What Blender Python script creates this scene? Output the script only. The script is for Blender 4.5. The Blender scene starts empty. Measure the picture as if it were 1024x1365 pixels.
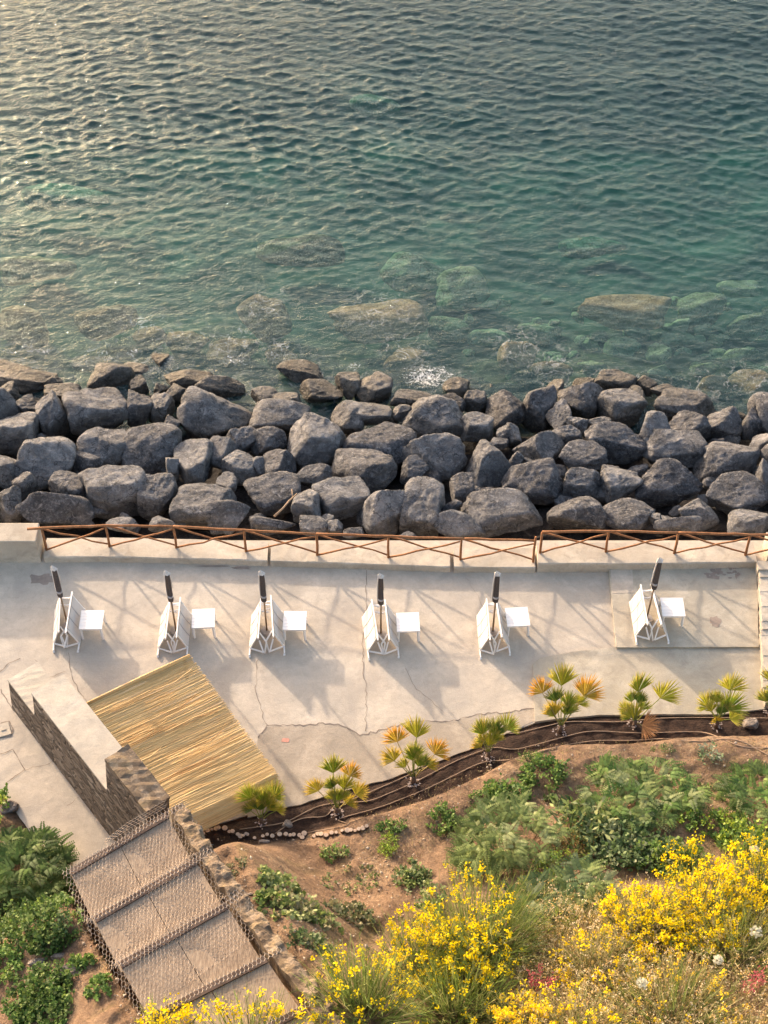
import bpy, bmesh, math, random
import numpy as np
from mathutils import Vector, noise as mnoise

SC = bpy.context.scene
R = math.radians
# ------------------------------------------------------------------ camera
PH, FPX, CAMH = R(50.0), 2200.0, 29.5          # pitch down, focal length in photo pixels, height above the terrace
cam_d = bpy.data.cameras.new('camera')
cam = bpy.data.objects.new('camera', cam_d)
SC.collection.objects.link(cam)
cam.location = (0, 0, CAMH)
cam.rotation_euler = (R(90) - PH, 0, 0)
cam_d.sensor_fit = 'HORIZONTAL'
cam_d.sensor_width = 36
cam_d.lens = 36 * FPX / 1024
cam_d.clip_end = 6000
SC.camera = cam
# ------------------------------------------------------------------ light
SUN_EL, SUN_AZ = R(16), R(-36)                 # low sun over the sea, to the left
world = bpy.data.worlds.new('World')
SC.world = world
world.use_nodes = True
wn = world.node_tree
sky = wn.nodes.new('ShaderNodeTexSky')
sky.sky_type = 'NISHITA'
sky.sun_disc = False
sky.sun_elevation = SUN_EL
sky.sun_rotation = SUN_AZ
sky.air_density = 1.0
sky.dust_density = 3.0                       # pale hazy evening sky
sky.ozone_density = 1.0
tint = wn.nodes.new('ShaderNodeMix')              # the photograph's warm white balance
tint.data_type = 'RGBA'; tint.blend_type = 'MULTIPLY'
tint.inputs[0].default_value = 1.0
tint.inputs[7].default_value = (1.16, 1.0, 0.88, 1)
wn.links.new(sky.outputs[0], tint.inputs[6])
wn.links.new(tint.outputs[2], wn.nodes['Background'].inputs[0])
wn.nodes['Background'].inputs[1].default_value = 0.15
sun_d = bpy.data.lights.new('sun', 'SUN')
sun_d.energy = 2.0
sun_d.angle = R(1.4)
sun_d.color = (1.0, 0.80, 0.60)
sun = bpy.data.objects.new('sun', sun_d)
SC.collection.objects.link(sun)
sd = Vector((math.sin(SUN_AZ) * math.cos(SUN_EL), math.cos(SUN_AZ) * math.cos(SUN_EL), math.sin(SUN_EL)))
sun.rotation_euler = sd.to_track_quat('Z', 'Y').to_euler()
sun.location = (-20, 40, 30)
SC.view_settings.view_transform = 'Standard'
SC.view_settings.look = 'None'
SC.view_settings.exposure = 1.78
SC.view_settings.gamma = 1.0
SC.cycles.use_denoising = True
SC.cycles.max_bounces = 8
SC.cycles.transparent_max_bounces = 10

rnd = random.Random(7)
rng = np.random.default_rng(7)

# ------------------------------------------------------------------ photo pixel -> world helpers
FW = np.array([0, math.cos(PH), -math.sin(PH)])
UP = np.array([0, math.sin(PH), math.cos(PH)])
RT = np.array([1.0, 0, 0])
C0 = np.array([0, 0, CAMH])
def ray(u, v):
    d = FPX * FW + (u - 512) * RT - (v - 682.5) * UP
    return d / np.linalg.norm(d)
def at_z(u, v, z=0.0):
    d = ray(u, v)
    return C0 + d * ((z - CAMH) / d[2])
def XY(u, v, z=0.0):
    p = at_z(u, v, z)
    return (float(p[0]), float(p[1]))
def scale_at(p):                                # photo pixels per metre at a point
    return FPX / float(np.dot(np.asarray(p) - C0, FW))

# ------------------------------------------------------------------ object helpers
def link(o):
    SC.collection.objects.link(o)
    return o
def tag(o, label=None, cat=None, group=None, kind=None):
    if label: o['label'] = label
    if cat: o['category'] = cat
    if group: o['group'] = group
    if kind: o['kind'] = kind
    return o
def thing(name, label, cat, loc, rz=0.0, group=None):
    o = link(bpy.data.objects.new(name, None))
    o.empty_display_size = 0.2
    o.location = loc
    o.rotation_euler = (0, 0, rz)
    return tag(o, label, cat, group)
def copy_tree(o, parent=None):
    c = o.copy()
    link(c)
    if parent: c.parent = parent
    for ch in list(o.children):
        copy_tree(ch, c)
    return c

class MB:
    """collects faces, then links them as one mesh object"""
    def __init__(self):
        self.v, self.f, self.m, self.n = [], [], [], 0
        self.col = []
    def add(self, V, F, mat=0, col=None):
        V = np.asarray(V, float).reshape(-1, 3)
        self.v.append(V)
        for f in F:
            self.f.append([i + self.n for i in f])
            self.m.append(mat)
        self.col.append(np.tile(np.asarray(col if col is not None else (1, 1, 1), float), (len(V), 1)) if col is None or np.ndim(col) == 1 else np.asarray(col, float))
        self.n += len(V)
    def box(self, c, s, rz=0.0, mat=0, col=None, taper=1.0):
        x, y, z = s[0] / 2, s[1] / 2, s[2] / 2
        V = np.array([[-x, -y, -z], [x, -y, -z], [x, y, -z], [-x, y, -z], [-x * taper, -y * taper, z], [x * taper, -y * taper, z], [x * taper, y * taper, z], [-x * taper, y * taper, z]])
        c_, s_ = math.cos(rz), math.sin(rz)
        V = V @ np.array([[c_, s_, 0], [-s_, c_, 0], [0, 0, 1]]) + np.asarray(c)
        self.add(V, [(0, 3, 2, 1), (4, 5, 6, 7), (0, 1, 5, 4), (1, 2, 6, 5), (2, 3, 7, 6), (3, 0, 4, 7)], mat, col)
    def bar(self, a, b, w, h=None, mat=0, col=None):
        """rectangular bar from a to b"""
        a, b = np.asarray(a, float), np.asarray(b, float)
        h = h or w
        d = (b - a) / np.linalg.norm(b - a)
        s = np.cross(d, (0, 0, 1.0))
        if np.linalg.norm(s) < 1e-3: s = np.array([1.0, 0, 0])
        s /= np.linalg.norm(s)
        t = np.cross(s, d)
        V = []
        for p in (a, b):
            for i, j in ((-1, -1), (1, -1), (1, 1), (-1, 1)):
                V.append(p + s * i * w / 2 + t * j * h / 2)
        self.add(V, [(0, 1, 2, 3), (7, 6, 5, 4), (0, 4, 5, 1), (1, 5, 6, 2), (2, 6, 7, 3), (3, 7, 4, 0)], mat, col)
    def tube(self, pts, r, n=6, mat=0, col=None, cap=True):
        pts = np.asarray(pts, float)
        k = len(pts)
        rr = np.broadcast_to(np.asarray(r, float), (k,))
        T = np.gradient(pts, axis=0)
        V = []
        ref = np.array([0.31, 0.22, 0.93])
        for i in range(k):
            t = T[i] / (np.linalg.norm(T[i]) + 1e-12)
            s = np.cross(t, ref if abs(np.dot(t, ref)) < 0.95 else (1, 0, 0))
            s /= np.linalg.norm(s)
            q = np.cross(t, s)
            for j in range(n):
                a = 2 * math.pi * j / n
                V.append(pts[i] + rr[i] * (math.cos(a) * s + math.sin(a) * q))
        F = []
        for i in range(k - 1):
            for j in range(n):
                F.append((i * n + j, i * n + (j + 1) % n, (i + 1) * n + (j + 1) % n, (i + 1) * n + j))
        if cap:
            F.append(tuple(range(n - 1, -1, -1)))
            F.append(tuple((k - 1) * n + j for j in range(n)))
        self.add(V, F, mat, col)
    def build(self, name, mats, parent=None, loc=None, smooth=False, color=False):
        V = np.concatenate(self.v)
        if loc is not None: V = V - np.asarray(loc)
        me = bpy.data.meshes.new(name)
        me.from_pydata(V.tolist(), [], self.f)
        for m in (mats if isinstance(mats, (list, tuple)) else [mats]):
            me.materials.append(m)
        if any(self.m): me.polygons.foreach_set('material_index', self.m)
        if smooth: me.polygons.foreach_set('use_smooth', [True] * len(self.f))
        if color:
            a = me.color_attributes.new('tint', 'FLOAT_COLOR', 'POINT')
            c = np.concatenate(self.col)
            a.data.foreach_set('color', np.hstack([c, np.ones((len(c), 1))]).astype(np.float32).ravel())
        me.update()
        o = link(bpy.data.objects.new(name, me))
        if parent is not None: o.parent = parent
        elif loc is not None: o.location = loc
        return o

def quads_obj(name, Q, mat, parent=None, loc=None, tint=None, tri=False, smooth=False):
    """Q: (n,k,3) polygons of k corners -> one mesh; tint: (n,3) colour per polygon"""
    Q = np.asarray(Q, float)
    n, k = Q.shape[:2]
    V = Q.reshape(-1, 3)
    if loc is not None: V = V - np.asarray(loc)
    me = bpy.data.meshes.new(name)
    me.vertices.add(n * k)
    me.vertices.foreach_set('co', V.astype(np.float32).ravel())
    me.loops.add(n * k)
    me.loops.foreach_set('vertex_index', np.arange(n * k, dtype=np.int32))
    me.polygons.add(n)
    me.polygons.foreach_set('loop_start', (np.arange(n) * k).astype(np.int32))
    me.polygons.foreach_set('loop_total', np.full(n, k, np.int32))
    me.update(calc_edges=True)
    me.materials.append(mat)
    if tint is not None:
        a = me.color_attributes.new('tint', 'FLOAT_COLOR', 'POINT')
        c = np.repeat(np.asarray(tint, float), k, axis=0)
        a.data.foreach_set('color', np.hstack([c, np.ones((len(c), 1))]).astype(np.float32).ravel())
    me.validate()
    o = link(bpy.data.objects.new(name, me))
    if parent is not None: o.parent = parent
    elif loc is not None: o.location = loc
    return o

def grid_obj(name, P, mat, attrs=None, smooth=True, parent=None):
    """P: (ny,nx,3) grid of points"""
    ny, nx = P.shape[:2]
    i = np.arange(ny * nx).reshape(ny, nx)
    F = np.stack([i[:-1, :-1], i[:-1, 1:], i[1:, 1:], i[1:, :-1]], -1).reshape(-1, 4)
    me = bpy.data.meshes.new(name)
    me.vertices.add(ny * nx)
    me.vertices.foreach_set('co', P.reshape(-1, 3).astype(np.float32).ravel())
    n = len(F)
    me.loops.add(n * 4)
    me.loops.foreach_set('vertex_index', F.astype(np.int32).ravel())
    me.polygons.add(n)
    me.polygons.foreach_set('loop_start', (np.arange(n) * 4).astype(np.int32))
    me.polygons.foreach_set('loop_total', np.full(n, 4, np.int32))
    me.polygons.foreach_set('use_smooth', [smooth] * n)
    me.update(calc_edges=True)
    for k, a in (attrs or {}).items():
        at = me.attributes.new(k, 'FLOAT', 'POINT')
        at.data.foreach_set('value', np.asarray(a, np.float32).ravel())
    me.materials.append(mat)
    o = link(bpy.data.objects.new(name, me))
    if parent is not None: o.parent = parent
    return o

# value noise in numpy -------------------------------------------------------
_perm = rng.random((256, 256))
def vnoise(x, y):
    x, y = np.asarray(x, float), np.asarray(y, float)
    xi, yi = np.floor(x).astype(int), np.floor(y).astype(int)
    fx, fy = x - xi, y - yi
    fx, fy = fx * fx * (3 - 2 * fx), fy * fy * (3 - 2 * fy)
    g = lambda a, b: _perm[a % 256, b % 256]
    return (g(xi, yi) * (1 - fx) + g(xi + 1, yi) * fx) * (1 - fy) + (g(xi, yi + 1) * (1 - fx) + g(xi + 1, yi + 1) * fx) * fy - 0.5
def fbm(x, y, o=4):
    s, a = 0, 1.0
    for k in range(o):
        s = s + a * vnoise(x * 2 ** k + 17 * k, y * 2 ** k + 31 * k)
        a *= 0.5
    return s
def sstep(a, b, x):
    t = np.clip((np.asarray(x, float) - a) / (b - a), 0, 1)
    return t * t * (3 - 2 * t)

# ------------------------------------------------------------------ materials
class NT:
    def __init__(self, name):
        self.m = bpy.data.materials.new(name)
        self.m.use_nodes = True
        self.t = self.m.node_tree
        self.b = self.t.nodes['Principled BSDF']
        self.out = self.t.nodes['Material Output']
        self.b.inputs['Roughness'].default_value = 0.85
        self.b.inputs['Specular IOR Level'].default_value = 0.25
        self._tc = None
    def n(self, typ, **kw):
        nd = self.t.nodes.new(typ)
        for k, v in kw.items(): setattr(nd, k, v)
        return nd
    def l(self, a, b): self.t.links.new(a, b)
    def coord(self, obj=False, scale=None, rot=None):
        if self._tc is None: self._tc = self.n('ShaderNodeTexCoord')
        s = self._tc.outputs['Object']
        if not obj:
            g = self.n('ShaderNodeNewGeometry')
            s = g.outputs['Position']
        if scale or rot:
            mp = self.n('ShaderNodeMapping')
            if rot: mp.inputs['Rotation'].default_value = rot
            if scale: mp.inputs['Scale'].default_value = scale
            self.l(s, mp.inputs['Vector'])
            s = mp.outputs[0]
        return s
    def noise(self, vec, scale, detail=4, rough=0.55, dist=0.0):
        nd = self.n('ShaderNodeTexNoise')
        self.l(vec, nd.inputs['Vector'])
        nd.inputs['Scale'].default_value = scale
        nd.inputs['Detail'].default_value = detail
        nd.inputs['Roughness'].default_value = rough
        nd.inputs['Distortion'].default_value = dist
        return nd.outputs['Fac']
    def vor(self, vec, scale, feat='F1', out='Distance'):
        nd = self.n('ShaderNodeTexVoronoi', feature=feat)
        self.l(vec, nd.inputs['Vector'])
        nd.inputs['Scale'].default_value = scale
        return nd.outputs[out]
    def ramp(self, fac, stops):
        nd = self.n('ShaderNodeValToRGB')
        self.l(fac, nd.inputs[0])
        el = nd.color_ramp.elements
        while len(el) < len(stops): el.new(0.5)
        for e, (p, c) in zip(el, stops):
            e.position = p
            e.color = (*c, 1) if not np.isscalar(c) else (c, c, c, 1)
        return nd.outputs[0]
    def mix(self, fac, a, b, mode='MIX'):
        nd = self.n('ShaderNodeMix', data_type='RGBA', blend_type=mode)
        for s, v in ((nd.inputs[0], fac), (nd.inputs[6], a), (nd.inputs[7], b)):
            if hasattr(v, 'default_value'): self.l(v, s)
            elif np.isscalar(v): s.default_value = v
            else: s.default_value = (*v, 1)
        return nd.outputs[2]
    def math(self, op, a, b=0.0):
        nd = self.n('ShaderNodeMath', operation=op)
        for s, v in ((nd.inputs[0], a), (nd.inputs[1], b)):
            if hasattr(v, 'default_value'): self.l(v, s)
            else: s.default_value = v
        return nd.outputs[0]
    def attr(self, name, out='Fac'):
        return self.n('ShaderNodeAttribute', attribute_name=name).outputs[out]
    def bump(self, h, strength=0.4, dist=0.02, prev=None):
        nd = self.n('ShaderNodeBump')
        nd.inputs['Strength'].default_value = strength
        nd.inputs['Distance'].default_value = dist
        self.l(h, nd.inputs['Height'])
        if prev is not None: self.l(prev, nd.inputs['Normal'])
        return nd.outputs[0]
    def col(self, c):
        if hasattr(c, 'default_value'): self.l(c, self.b.inputs['Base Color'])
        else: self.b.inputs['Base Color'].default_value = (*c, 1)
    def nrm(self, n): self.l(n, self.b.inputs['Normal'])

def mat_concrete(name, base, dark, light, stain=0.5, seed=0.0):
    k = NT(name)
    p = k.coord()
    if seed:
        mp = k.n('ShaderNodeMapping'); mp.inputs['Location'].default_value = (seed, seed * 2, 0); k.l(p, mp.inputs['Vector']); p = mp.outputs[0]
    c = k.ramp(k.noise(p, 0.9, 6, 0.6, 0.6), [(0.32, [x * 0.9 for x in dark]), (0.5, base), (0.68, [x * 1.06 for x in light])])
    c = k.mix(k.ramp(k.noise(p, 7, 6, 0.7), [(0.42, 0.0), (0.62, 0.45)]), c, [x * 0.82 for x in base])
    c = k.mix(k.ramp(k.noise(p, 0.45, 7, 0.7, 1.2), [(0.50, 0.0), (0.60, 0.55)]), c, [x * 0.80 for x in base])
    c = k.mix(k.ramp(k.noise(p, 16, 5, 0.8, 0.8), [(0.60, 0.0), (0.72, 0.5)]), c, [x * 1.15 for x in light])
    c = k.mix(k.ramp(k.noise(p, 2.3, 5, 0.65, 1.5), [(0.52, 0.0), (0.70, stain)]), c, [x * 0.66 for x in dark])
    c = k.mix(k.ramp(k.noise(p, 60, 2, 0.5), [(0.35, 0.35), (0.5, 0.0)]), c, [x * 0.6 for x in dark])
    c = k.mix(k.ramp(k.vor(p, 9), [(0.02, 0.5), (0.05, 0.0)]), c, (0.13, 0.11, 0.095))
    k.col(c)
    h = k.noise(p, 25, 6, 0.7)
    k.nrm(k.bump(h, 0.5, 0.012, k.bump(k.noise(p, 2, 3), 0.35, 0.06)))
    return k.m

def mat_rock(name, a, b, c_, wet=False):
    k = NT(name)
    p = k.coord(True)
    oi = k.n('ShaderNodeObjectInfo')
    mp = k.n('ShaderNodeVectorMath', operation='ADD')
    k.l(p, mp.inputs[0]); k.l(oi.outputs['Location'], mp.inputs[1])
    p = mp.outputs[0]
    col = k.ramp(k.noise(p, 2.2, 7, 0.65, 0.5), [(0.3, a), (0.52, b), (0.75, c_)])
    tone = k.ramp(oi.outputs['Random'], [(0.0, (0.62, 0.62, 0.65)), (0.5, (1.0, 0.98, 0.97)), (1.0, (1.45, 1.42, 1.38))])
    col = k.mix(1.0, col, tone, 'MULTIPLY')
    col = k.mix(k.ramp(k.noise(p, 14, 6, 0.75), [(0.5, 0.0), (0.72, 0.55)]), col, [x * 1.5 for x in c_])
    nd_ = k.n('ShaderNodeTexNoise'); k.l(p, nd_.inputs['Vector']); nd_.inputs['Scale'].default_value = 3; nd_.inputs['Detail'].default_value = 5
    dv = k.n('ShaderNodeVectorMath', operation='MULTIPLY_ADD'); k.l(nd_.outputs['Color'], dv.inputs[0]); dv.inputs[1].default_value = (0.9, 0.9, 0.9); k.l(p, dv.inputs[2])
    crk = k.vor(dv.outputs[0], 1.1, 'DISTANCE_TO_EDGE')
    col = k.mix(k.ramp(crk, [(0.0, 0.8), (0.02, 0.0)]), col, [x * 0.4 for x in a])
    col = k.mix(k.ramp(k.noise(p, 38, 4, 0.8), [(0.35, 0.55), (0.5, 0.0)]), col, [x * 0.45 for x in a])
    if not wet:
        col = k.mix(k.ramp(k.noise(p, 5, 5, 0.7, 1.0), [(0.56, 0.0), (0.72, 0.7)]), col, (0.44, 0.44, 0.45))
        col = k.mix(k.ramp(k.noise(p, 1.3, 5, 0.65, 0.8), [(0.55, 0.0), (0.75, 0.5)]), col, (0.10, 0.10, 0.105))
        g = k.n('ShaderNodeNewGeometry')      # the rocks low by the water are darker and ochre
        s = k.n('ShaderNodeSeparateXYZ'); k.l(g.outputs['Position'], s.inputs[0])
        lowf = k.ramp(k.math('ADD', s.outputs[2], k.math('MULTIPLY', k.noise(p, 3), 0.8)), [(0.0, 0.0), (1.0, 0.0)])
        mr = k.n('ShaderNodeMapRange'); mr.inputs['From Min'].default_value = -1.95; mr.inputs['From Max'].default_value = -1.2
        mr.inputs['To Min'].default_value = 1.0; mr.inputs['To Max'].default_value = 0.0
        k.l(k.math('ADD', s.outputs[2], k.math('MULTIPLY', k.noise(p, 3), 0.6)), mr.inputs['Value'])
        col = k.mix(mr.outputs[0], col, k.mix(1.0, col, (0.55, 0.51, 0.43), 'MULTIPLY'))
        rr = k.n('ShaderNodeMapRange'); k.l(mr.outputs[0], rr.inputs['Value']); rr.inputs['To Min'].default_value = 0.85; rr.inputs['To Max'].default_value = 0.35
        k.l(rr.outputs[0], k.b.inputs['Roughness'])
    k.col(col)
    h1 = k.noise(p, 3.5, 8, 0.68, 0.4)
    h2 = k.noise(p, 22, 6, 0.7)
    h3 = k.ramp(crk, [(0.0, 0.0), (0.03, 1.0)])
    k.nrm(k.bump(h2, 0.9, 0.05, k.bump(h1, 1.0, 0.22, k.bump(h3, 0.4, 0.04))))
    return k.m

def mat_leaf(name, transl=0.35, rough=0.6, spec=0.3):
    k = NT(name)
    t = k.attr('tint', 'Color')
    k.col(t)
    k.b.inputs['Roughness'].default_value = rough
    k.b.inputs['Specular IOR Level'].default_value = spec
    tr = k.n('ShaderNodeBsdfTranslucent')
    k.l(t, tr.inputs['Color'])
    mx = k.n('ShaderNodeMixShader')
    mx.inputs[0].default_value = transl
    k.l(k.b.outputs[0], mx.inputs[1]); k.l(tr.outputs[0], mx.inputs[2])
    k.l(mx.outputs[0], k.out.inputs['Surface'])
    return k.m

def mat_flat(name, c, rough=0.6, var=0.12, scale=12, bump=0.2):
    k = NT(name)
    p = k.coord(True)
    n = k.noise(p, scale, 5, 0.65)
    k.col(k.ramp(n, [(0.3, [x * (1 - var) for x in c]), (0.7, [min(1, x * (1 + var)) for x in c])]))
    k.b.inputs['Roughness'].default_value = rough
    k.nrm(k.bump(n, bump, 0.01))
    return k.m

def mat_wood(name, a, b):
    k = NT(name)
    p = k.coord()
    n = k.noise(p, 9, 6, 0.7, 1.0)
    k.col(k.ramp(n, [(0.3, a), (0.7, b)]))
    k.nrm(k.bump(n, 0.5, 0.01))
    return k.m

M = {}
M['terrace'] = mat_concrete('terrace_concrete', (0.495, 0.439, 0.363), (0.435, 0.392, 0.337), (0.554, 0.495, 0.410), 0.3)
M['patch'] = mat_concrete('brown_concrete', (0.396, 0.341, 0.273), (0.336, 0.288, 0.230), (0.456, 0.392, 0.316), 0.45, 5)
M['ramp'] = mat_concrete('grey_concrete', (0.425, 0.382, 0.304), (0.376, 0.341, 0.279), (0.495, 0.450, 0.367), 0.45, 9)
M['seawall'] = mat_concrete('kerb_concrete', (0.495, 0.439, 0.357), (0.416, 0.366, 0.295), (0.565, 0.508, 0.419), 0.6, 13)
M['cap'] = mat_concrete('wall_cap_concrete', (0.495, 0.445, 0.367), (0.435, 0.387, 0.316), (0.554, 0.502, 0.419), 0.25, 21)
M['rock'] = mat_rock('grey_rock', (0.062, 0.068, 0.078), (0.150, 0.155, 0.163), (0.30, 0.302, 0.308))
M['brownrock'] = mat_rock('brown_rock', (0.18, 0.12, 0.08), (0.40, 0.28, 0.17), (0.62, 0.47, 0.31), True)
M['seastone'] = mat_rock('algae_stone', (0.17, 0.20, 0.12), (0.36, 0.40, 0.26), (0.58, 0.62, 0.44), True)
M['bank'] = mat_rock('bank_rock_gap_shade', (0.035, 0.033, 0.033), (0.055, 0.05, 0.05), (0.085, 0.08, 0.075), True)  # near-black colour carries the shade between the boulders
M['white'] = mat_flat('white_paint', (0.82, 0.80, 0.77), 0.5, 0.05, 8, 0.05)
M['canvas'] = mat_flat('white_canvas', (0.58, 0.55, 0.52), 0.9, 0.06, 30, 0.15)
M['seam'] = mat_flat('grey_seam', (0.38, 0.36, 0.36), 0.9)
M['umbrella'] = mat_flat('dark_canvas', (0.115, 0.098, 0.094), 0.9, 0.25, 25)
M['pole'] = mat_flat('brown_pole', (0.28, 0.2, 0.13), 0.6)
M['rail'] = mat_wood('chestnut_pole', (0.16, 0.065, 0.028), (0.36, 0.18, 0.085))
M['stone'] = None
M['leaf'] = mat_leaf('leaf')
M['petal'] = mat_leaf('petal', 0.4, 0.7, 0.1)
M['straw'] = mat_leaf('straw', 0.25, 0.8, 0.1)

def mat_masonry():
    k = NT('masonry')
    p = k.coord(True, (1, 1, 1))
    d = k.noise(p, 2.0, 3)
    v = k.n('ShaderNodeVectorMath', operation='ADD')
    sc = k.n('ShaderNodeVectorMath', operation='SCALE'); sc.inputs['Scale'].default_value = 0.25
    nd = k.n('ShaderNodeTexNoise'); k.l(p, nd.inputs['Vector']); nd.inputs['Scale'].default_value = 5
    k.l(nd.outputs['Color'], sc.inputs[0]); k.l(p, v.inputs[0]); k.l(sc.outputs[0], v.inputs[1])
    mp = k.n('ShaderNodeMapping'); mp.inputs['Scale'].default_value = (2.6, 2.6, 8.5); k.l(v.outputs[0], mp.inputs['Vector'])
    e = k.vor(mp.outputs[0], 1.0, 'DISTANCE_TO_EDGE')
    c = k.vor(mp.outputs[0], 1.0, 'F1', 'Color')
    sep = k.n('ShaderNodeSeparateColor'); k.l(c, sep.inputs[0])
    col = k.ramp(sep.outputs[0], [(0.0, (0.10, 0.078, 0.062)), (0.45, (0.17, 0.135, 0.105)), (0.8, (0.24, 0.195, 0.155)), (1.0, (0.33, 0.28, 0.23))])
    col = k.mix(k.ramp(k.noise(p, 9, 6, 0.7), [(0.4, 0.0), (0.7, 0.6)]), col, (0.11, 0.09, 0.075))
    col = k.mix(k.ramp(e, [(0.0, 0.85), (0.07, 0.0)]), col, (0.05, 0.042, 0.036))
    k.col(col)
    k.nrm(k.bump(k.ramp(e, [(0.0, 0.0), (0.15, 1.0)]), 0.9, 0.06, k.bump(k.noise(p, 20, 5), 0.5, 0.02)))
    return k.m
M['stone'] = mat_masonry()

# ------------------------------------------------------------------ hill, planting bed
BOUND = [(-420, 950), (-150, 990), (0, 1055), (21, 1083), (51, 1122), (92, 1158), (150, 1238), (226, 1200), (240, 1112), (262, 1106), (300, 1096), (340, 1083), (400, 1069), (460, 1053), (522, 1034), (575, 1015), (625, 997), (686, 973), (741, 955), (790, 949), (827, 948), (918, 948), (970, 943), (1024, 936), (1200, 930), (1500, 935)]
BXY = np.array([XY(u, v) for u, v in BOUND])
BXY = np.vstack([[(-30, BXY[0, 1])], BXY, [(30, BXY[-1, 1])]])
# steps: front edge ends of every step in the photo, with the height of that tread
ST_L = [(92, 1160), (124, 1223), (158, 1283), (200, 1352), (244, 1424), (290, 1500)]
ST_R = [(221, 1084), (259, 1145), (300, 1204), (352, 1275), (404, 1340), (450, 1405)]
ST_Z = [3.20, 3.58, 3.96, 4.34, 4.72, 5.10]
SL = np.array([at_z(u, v, z) for (u, v), z in zip(ST_L, ST_Z)])
SR = np.array([at_z(u, v, z) for (u, v), z in zip(ST_R, ST_Z)])
def corridor(X, Y):
    """signed: across position (0 left edge .. 1 right edge), height of the step ramp, along"""
    o = (SL[0] + SR[0]) / 2
    e = (SL[-1] + SR[-1]) / 2
    a = (e - o)[:2]; L = np.linalg.norm(a); a = a / L
    n = np.array([-a[1], a[0]])
    if np.dot(n, (SR[0] - SL[0])[:2]) < 0: n = -n
    t = (X - o[0]) * a[0] + (Y - o[1]) * a[1]
    s = (X - o[0]) * n[0] + (Y - o[1]) * n[1]
    return s, t, o[2] + (e[2] - o[2]) * t / L
def hill(X, Y):
    X, Y = np.asarray(X, float), np.asarray(Y, float)
    yb = np.interp(X, BXY[:, 0], BXY[:, 1])
    d = yb - Y
    bed = sstep(-4.6, -3.2, X)
    w = 0.80 + 0.08 * np.sin(X * 1.7)
    right = sstep(-2.2, 0.6, X)
    z = -0.03 + 0.05 * sstep(0, 0.3, d)
    z = z + bed * ((0.55 * right + 0.05) * sstep(w, w + 0.42, d) - 0.18 * right * sstep(w + 0.55, w + 1.6, d))
    z = z + 0.26 * np.maximum(d - w * bed, 0) * (0.6 + 0.4 * bed)
    st = np.maximum(d - 4.0, 0)
    z = z + 0.42 * st * st / (st + 1.0) * sstep(-5.5, -1.0, X)
    z = z + (0.16 * fbm(X * 0.55 + 3, Y * 0.55, 3) + 0.10 * fbm(X * 1.9, Y * 1.9, 3)) * sstep(0.7, 1.8, d)
    z = z + 0.05 * fbm(X * 6, Y * 6, 3) * sstep(0.05, 0.4, d)
    s, t, zr = corridor(X, Y)
    c = np.where(s < 0, sstep(-5.2, -1.5, s), sstep(3.6, 1.6, s)) * sstep(-1.2, 0.6, t - 0.5 * (s > 0))
    z = z * (1 - c) + (zr - 0.50 + 0.22 * fbm(X * 1.3, Y * 1.3, 4) + 0.10 * fbm(X * 5, Y * 5, 3)) * c
    tun = sstep(1.3, 1.05, np.abs(s)) * sstep(4.5, 2.6, t)
    z = np.where(tun > 0, np.minimum(z, -0.06 + (1 - tun) * 9), z)
    z = np.where(d < 0.0, np.minimum(z, -0.03 + 0.4 * d), z)
    return z
def hit(u, v):
    """point of the hillside seen at a photo pixel"""
    d = ray(u, v)
    t = np.arange(18.0, 45.0, 0.02)
    P = C0 + t[:, None] * d
    h = np.maximum(hill(P[:, 0], P[:, 1]), 0.0 if False else -0.05)
    i = int(np.argmax(P[:, 2] <= h))
    return P[i]

xs = np.arange(-15, 15.01, 0.07)
ys = np.arange(2.0, 22.5, 0.07)
GX, GY = np.meshgrid(xs, ys)
GZ = hill(GX, GY)
yb = np.interp(GX, BXY[:, 0], BXY[:, 1])
gd = yb - GY
bedw = 0.80 + 0.08 * np.sin(GX * 1.7) + 0.1 * fbm(GX * 2.5, GY * 2.5, 3)
bed_attr = sstep(-4.6, -3.2, GX) * (1 - sstep(bedw - 0.05, bedw + 0.18, gd)) * sstep(-0.05, 0.02, gd)
sun_attr = sstep(0.0, 0.5, fbm(GX * 0.8, GY * 0.8, 3) + 0.25)
k = NT('dry_soil')
p = k.coord()
soil = k.ramp(k.noise(p, 1.3, 6, 0.65, 0.6), [(0.28, (0.20, 0.125, 0.078)), (0.5, (0.36, 0.235, 0.145)), (0.74, (0.50, 0.36, 0.225))])
soil = k.mix(k.ramp(k.noise(p, 11, 6, 0.75), [(0.4, 0.65), (0.6, 0.0)]), soil, (0.15, 0.092, 0.058))
soil = k.mix(k.ramp(k.vor(p, 26), [(0.05, 0.6), (0.16, 0.0)]), soil, (0.44, 0.34, 0.24))
soil = k.mix(k.ramp(k.noise(p, 0.9, 5, 0.6, 0.8), [(0.55, 0.0), (0.7, 0.6)]), soil, (0.19, 0.155, 0.06))
dark = k.ramp(k.noise(p, 9, 6, 0.7), [(0.3, (0.028, 0.016, 0.011)), (0.55, (0.06, 0.033, 0.022)), (0.8, (0.115, 0.066, 0.042))])
k.col(k.mix(k.attr('bed'), soil, dark))
k.nrm(k.bump(k.noise(p, 30, 7, 0.75), 1.0, 0.05, k.bump(k.noise(p, 6, 6, 0.7), 0.9, 0.14)))
M['soil'] = k.m
tag(grid_obj('hillside', np.stack([GX, GY, GZ], -1), M['soil'], {'bed': bed_attr}), kind='structure')

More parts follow.
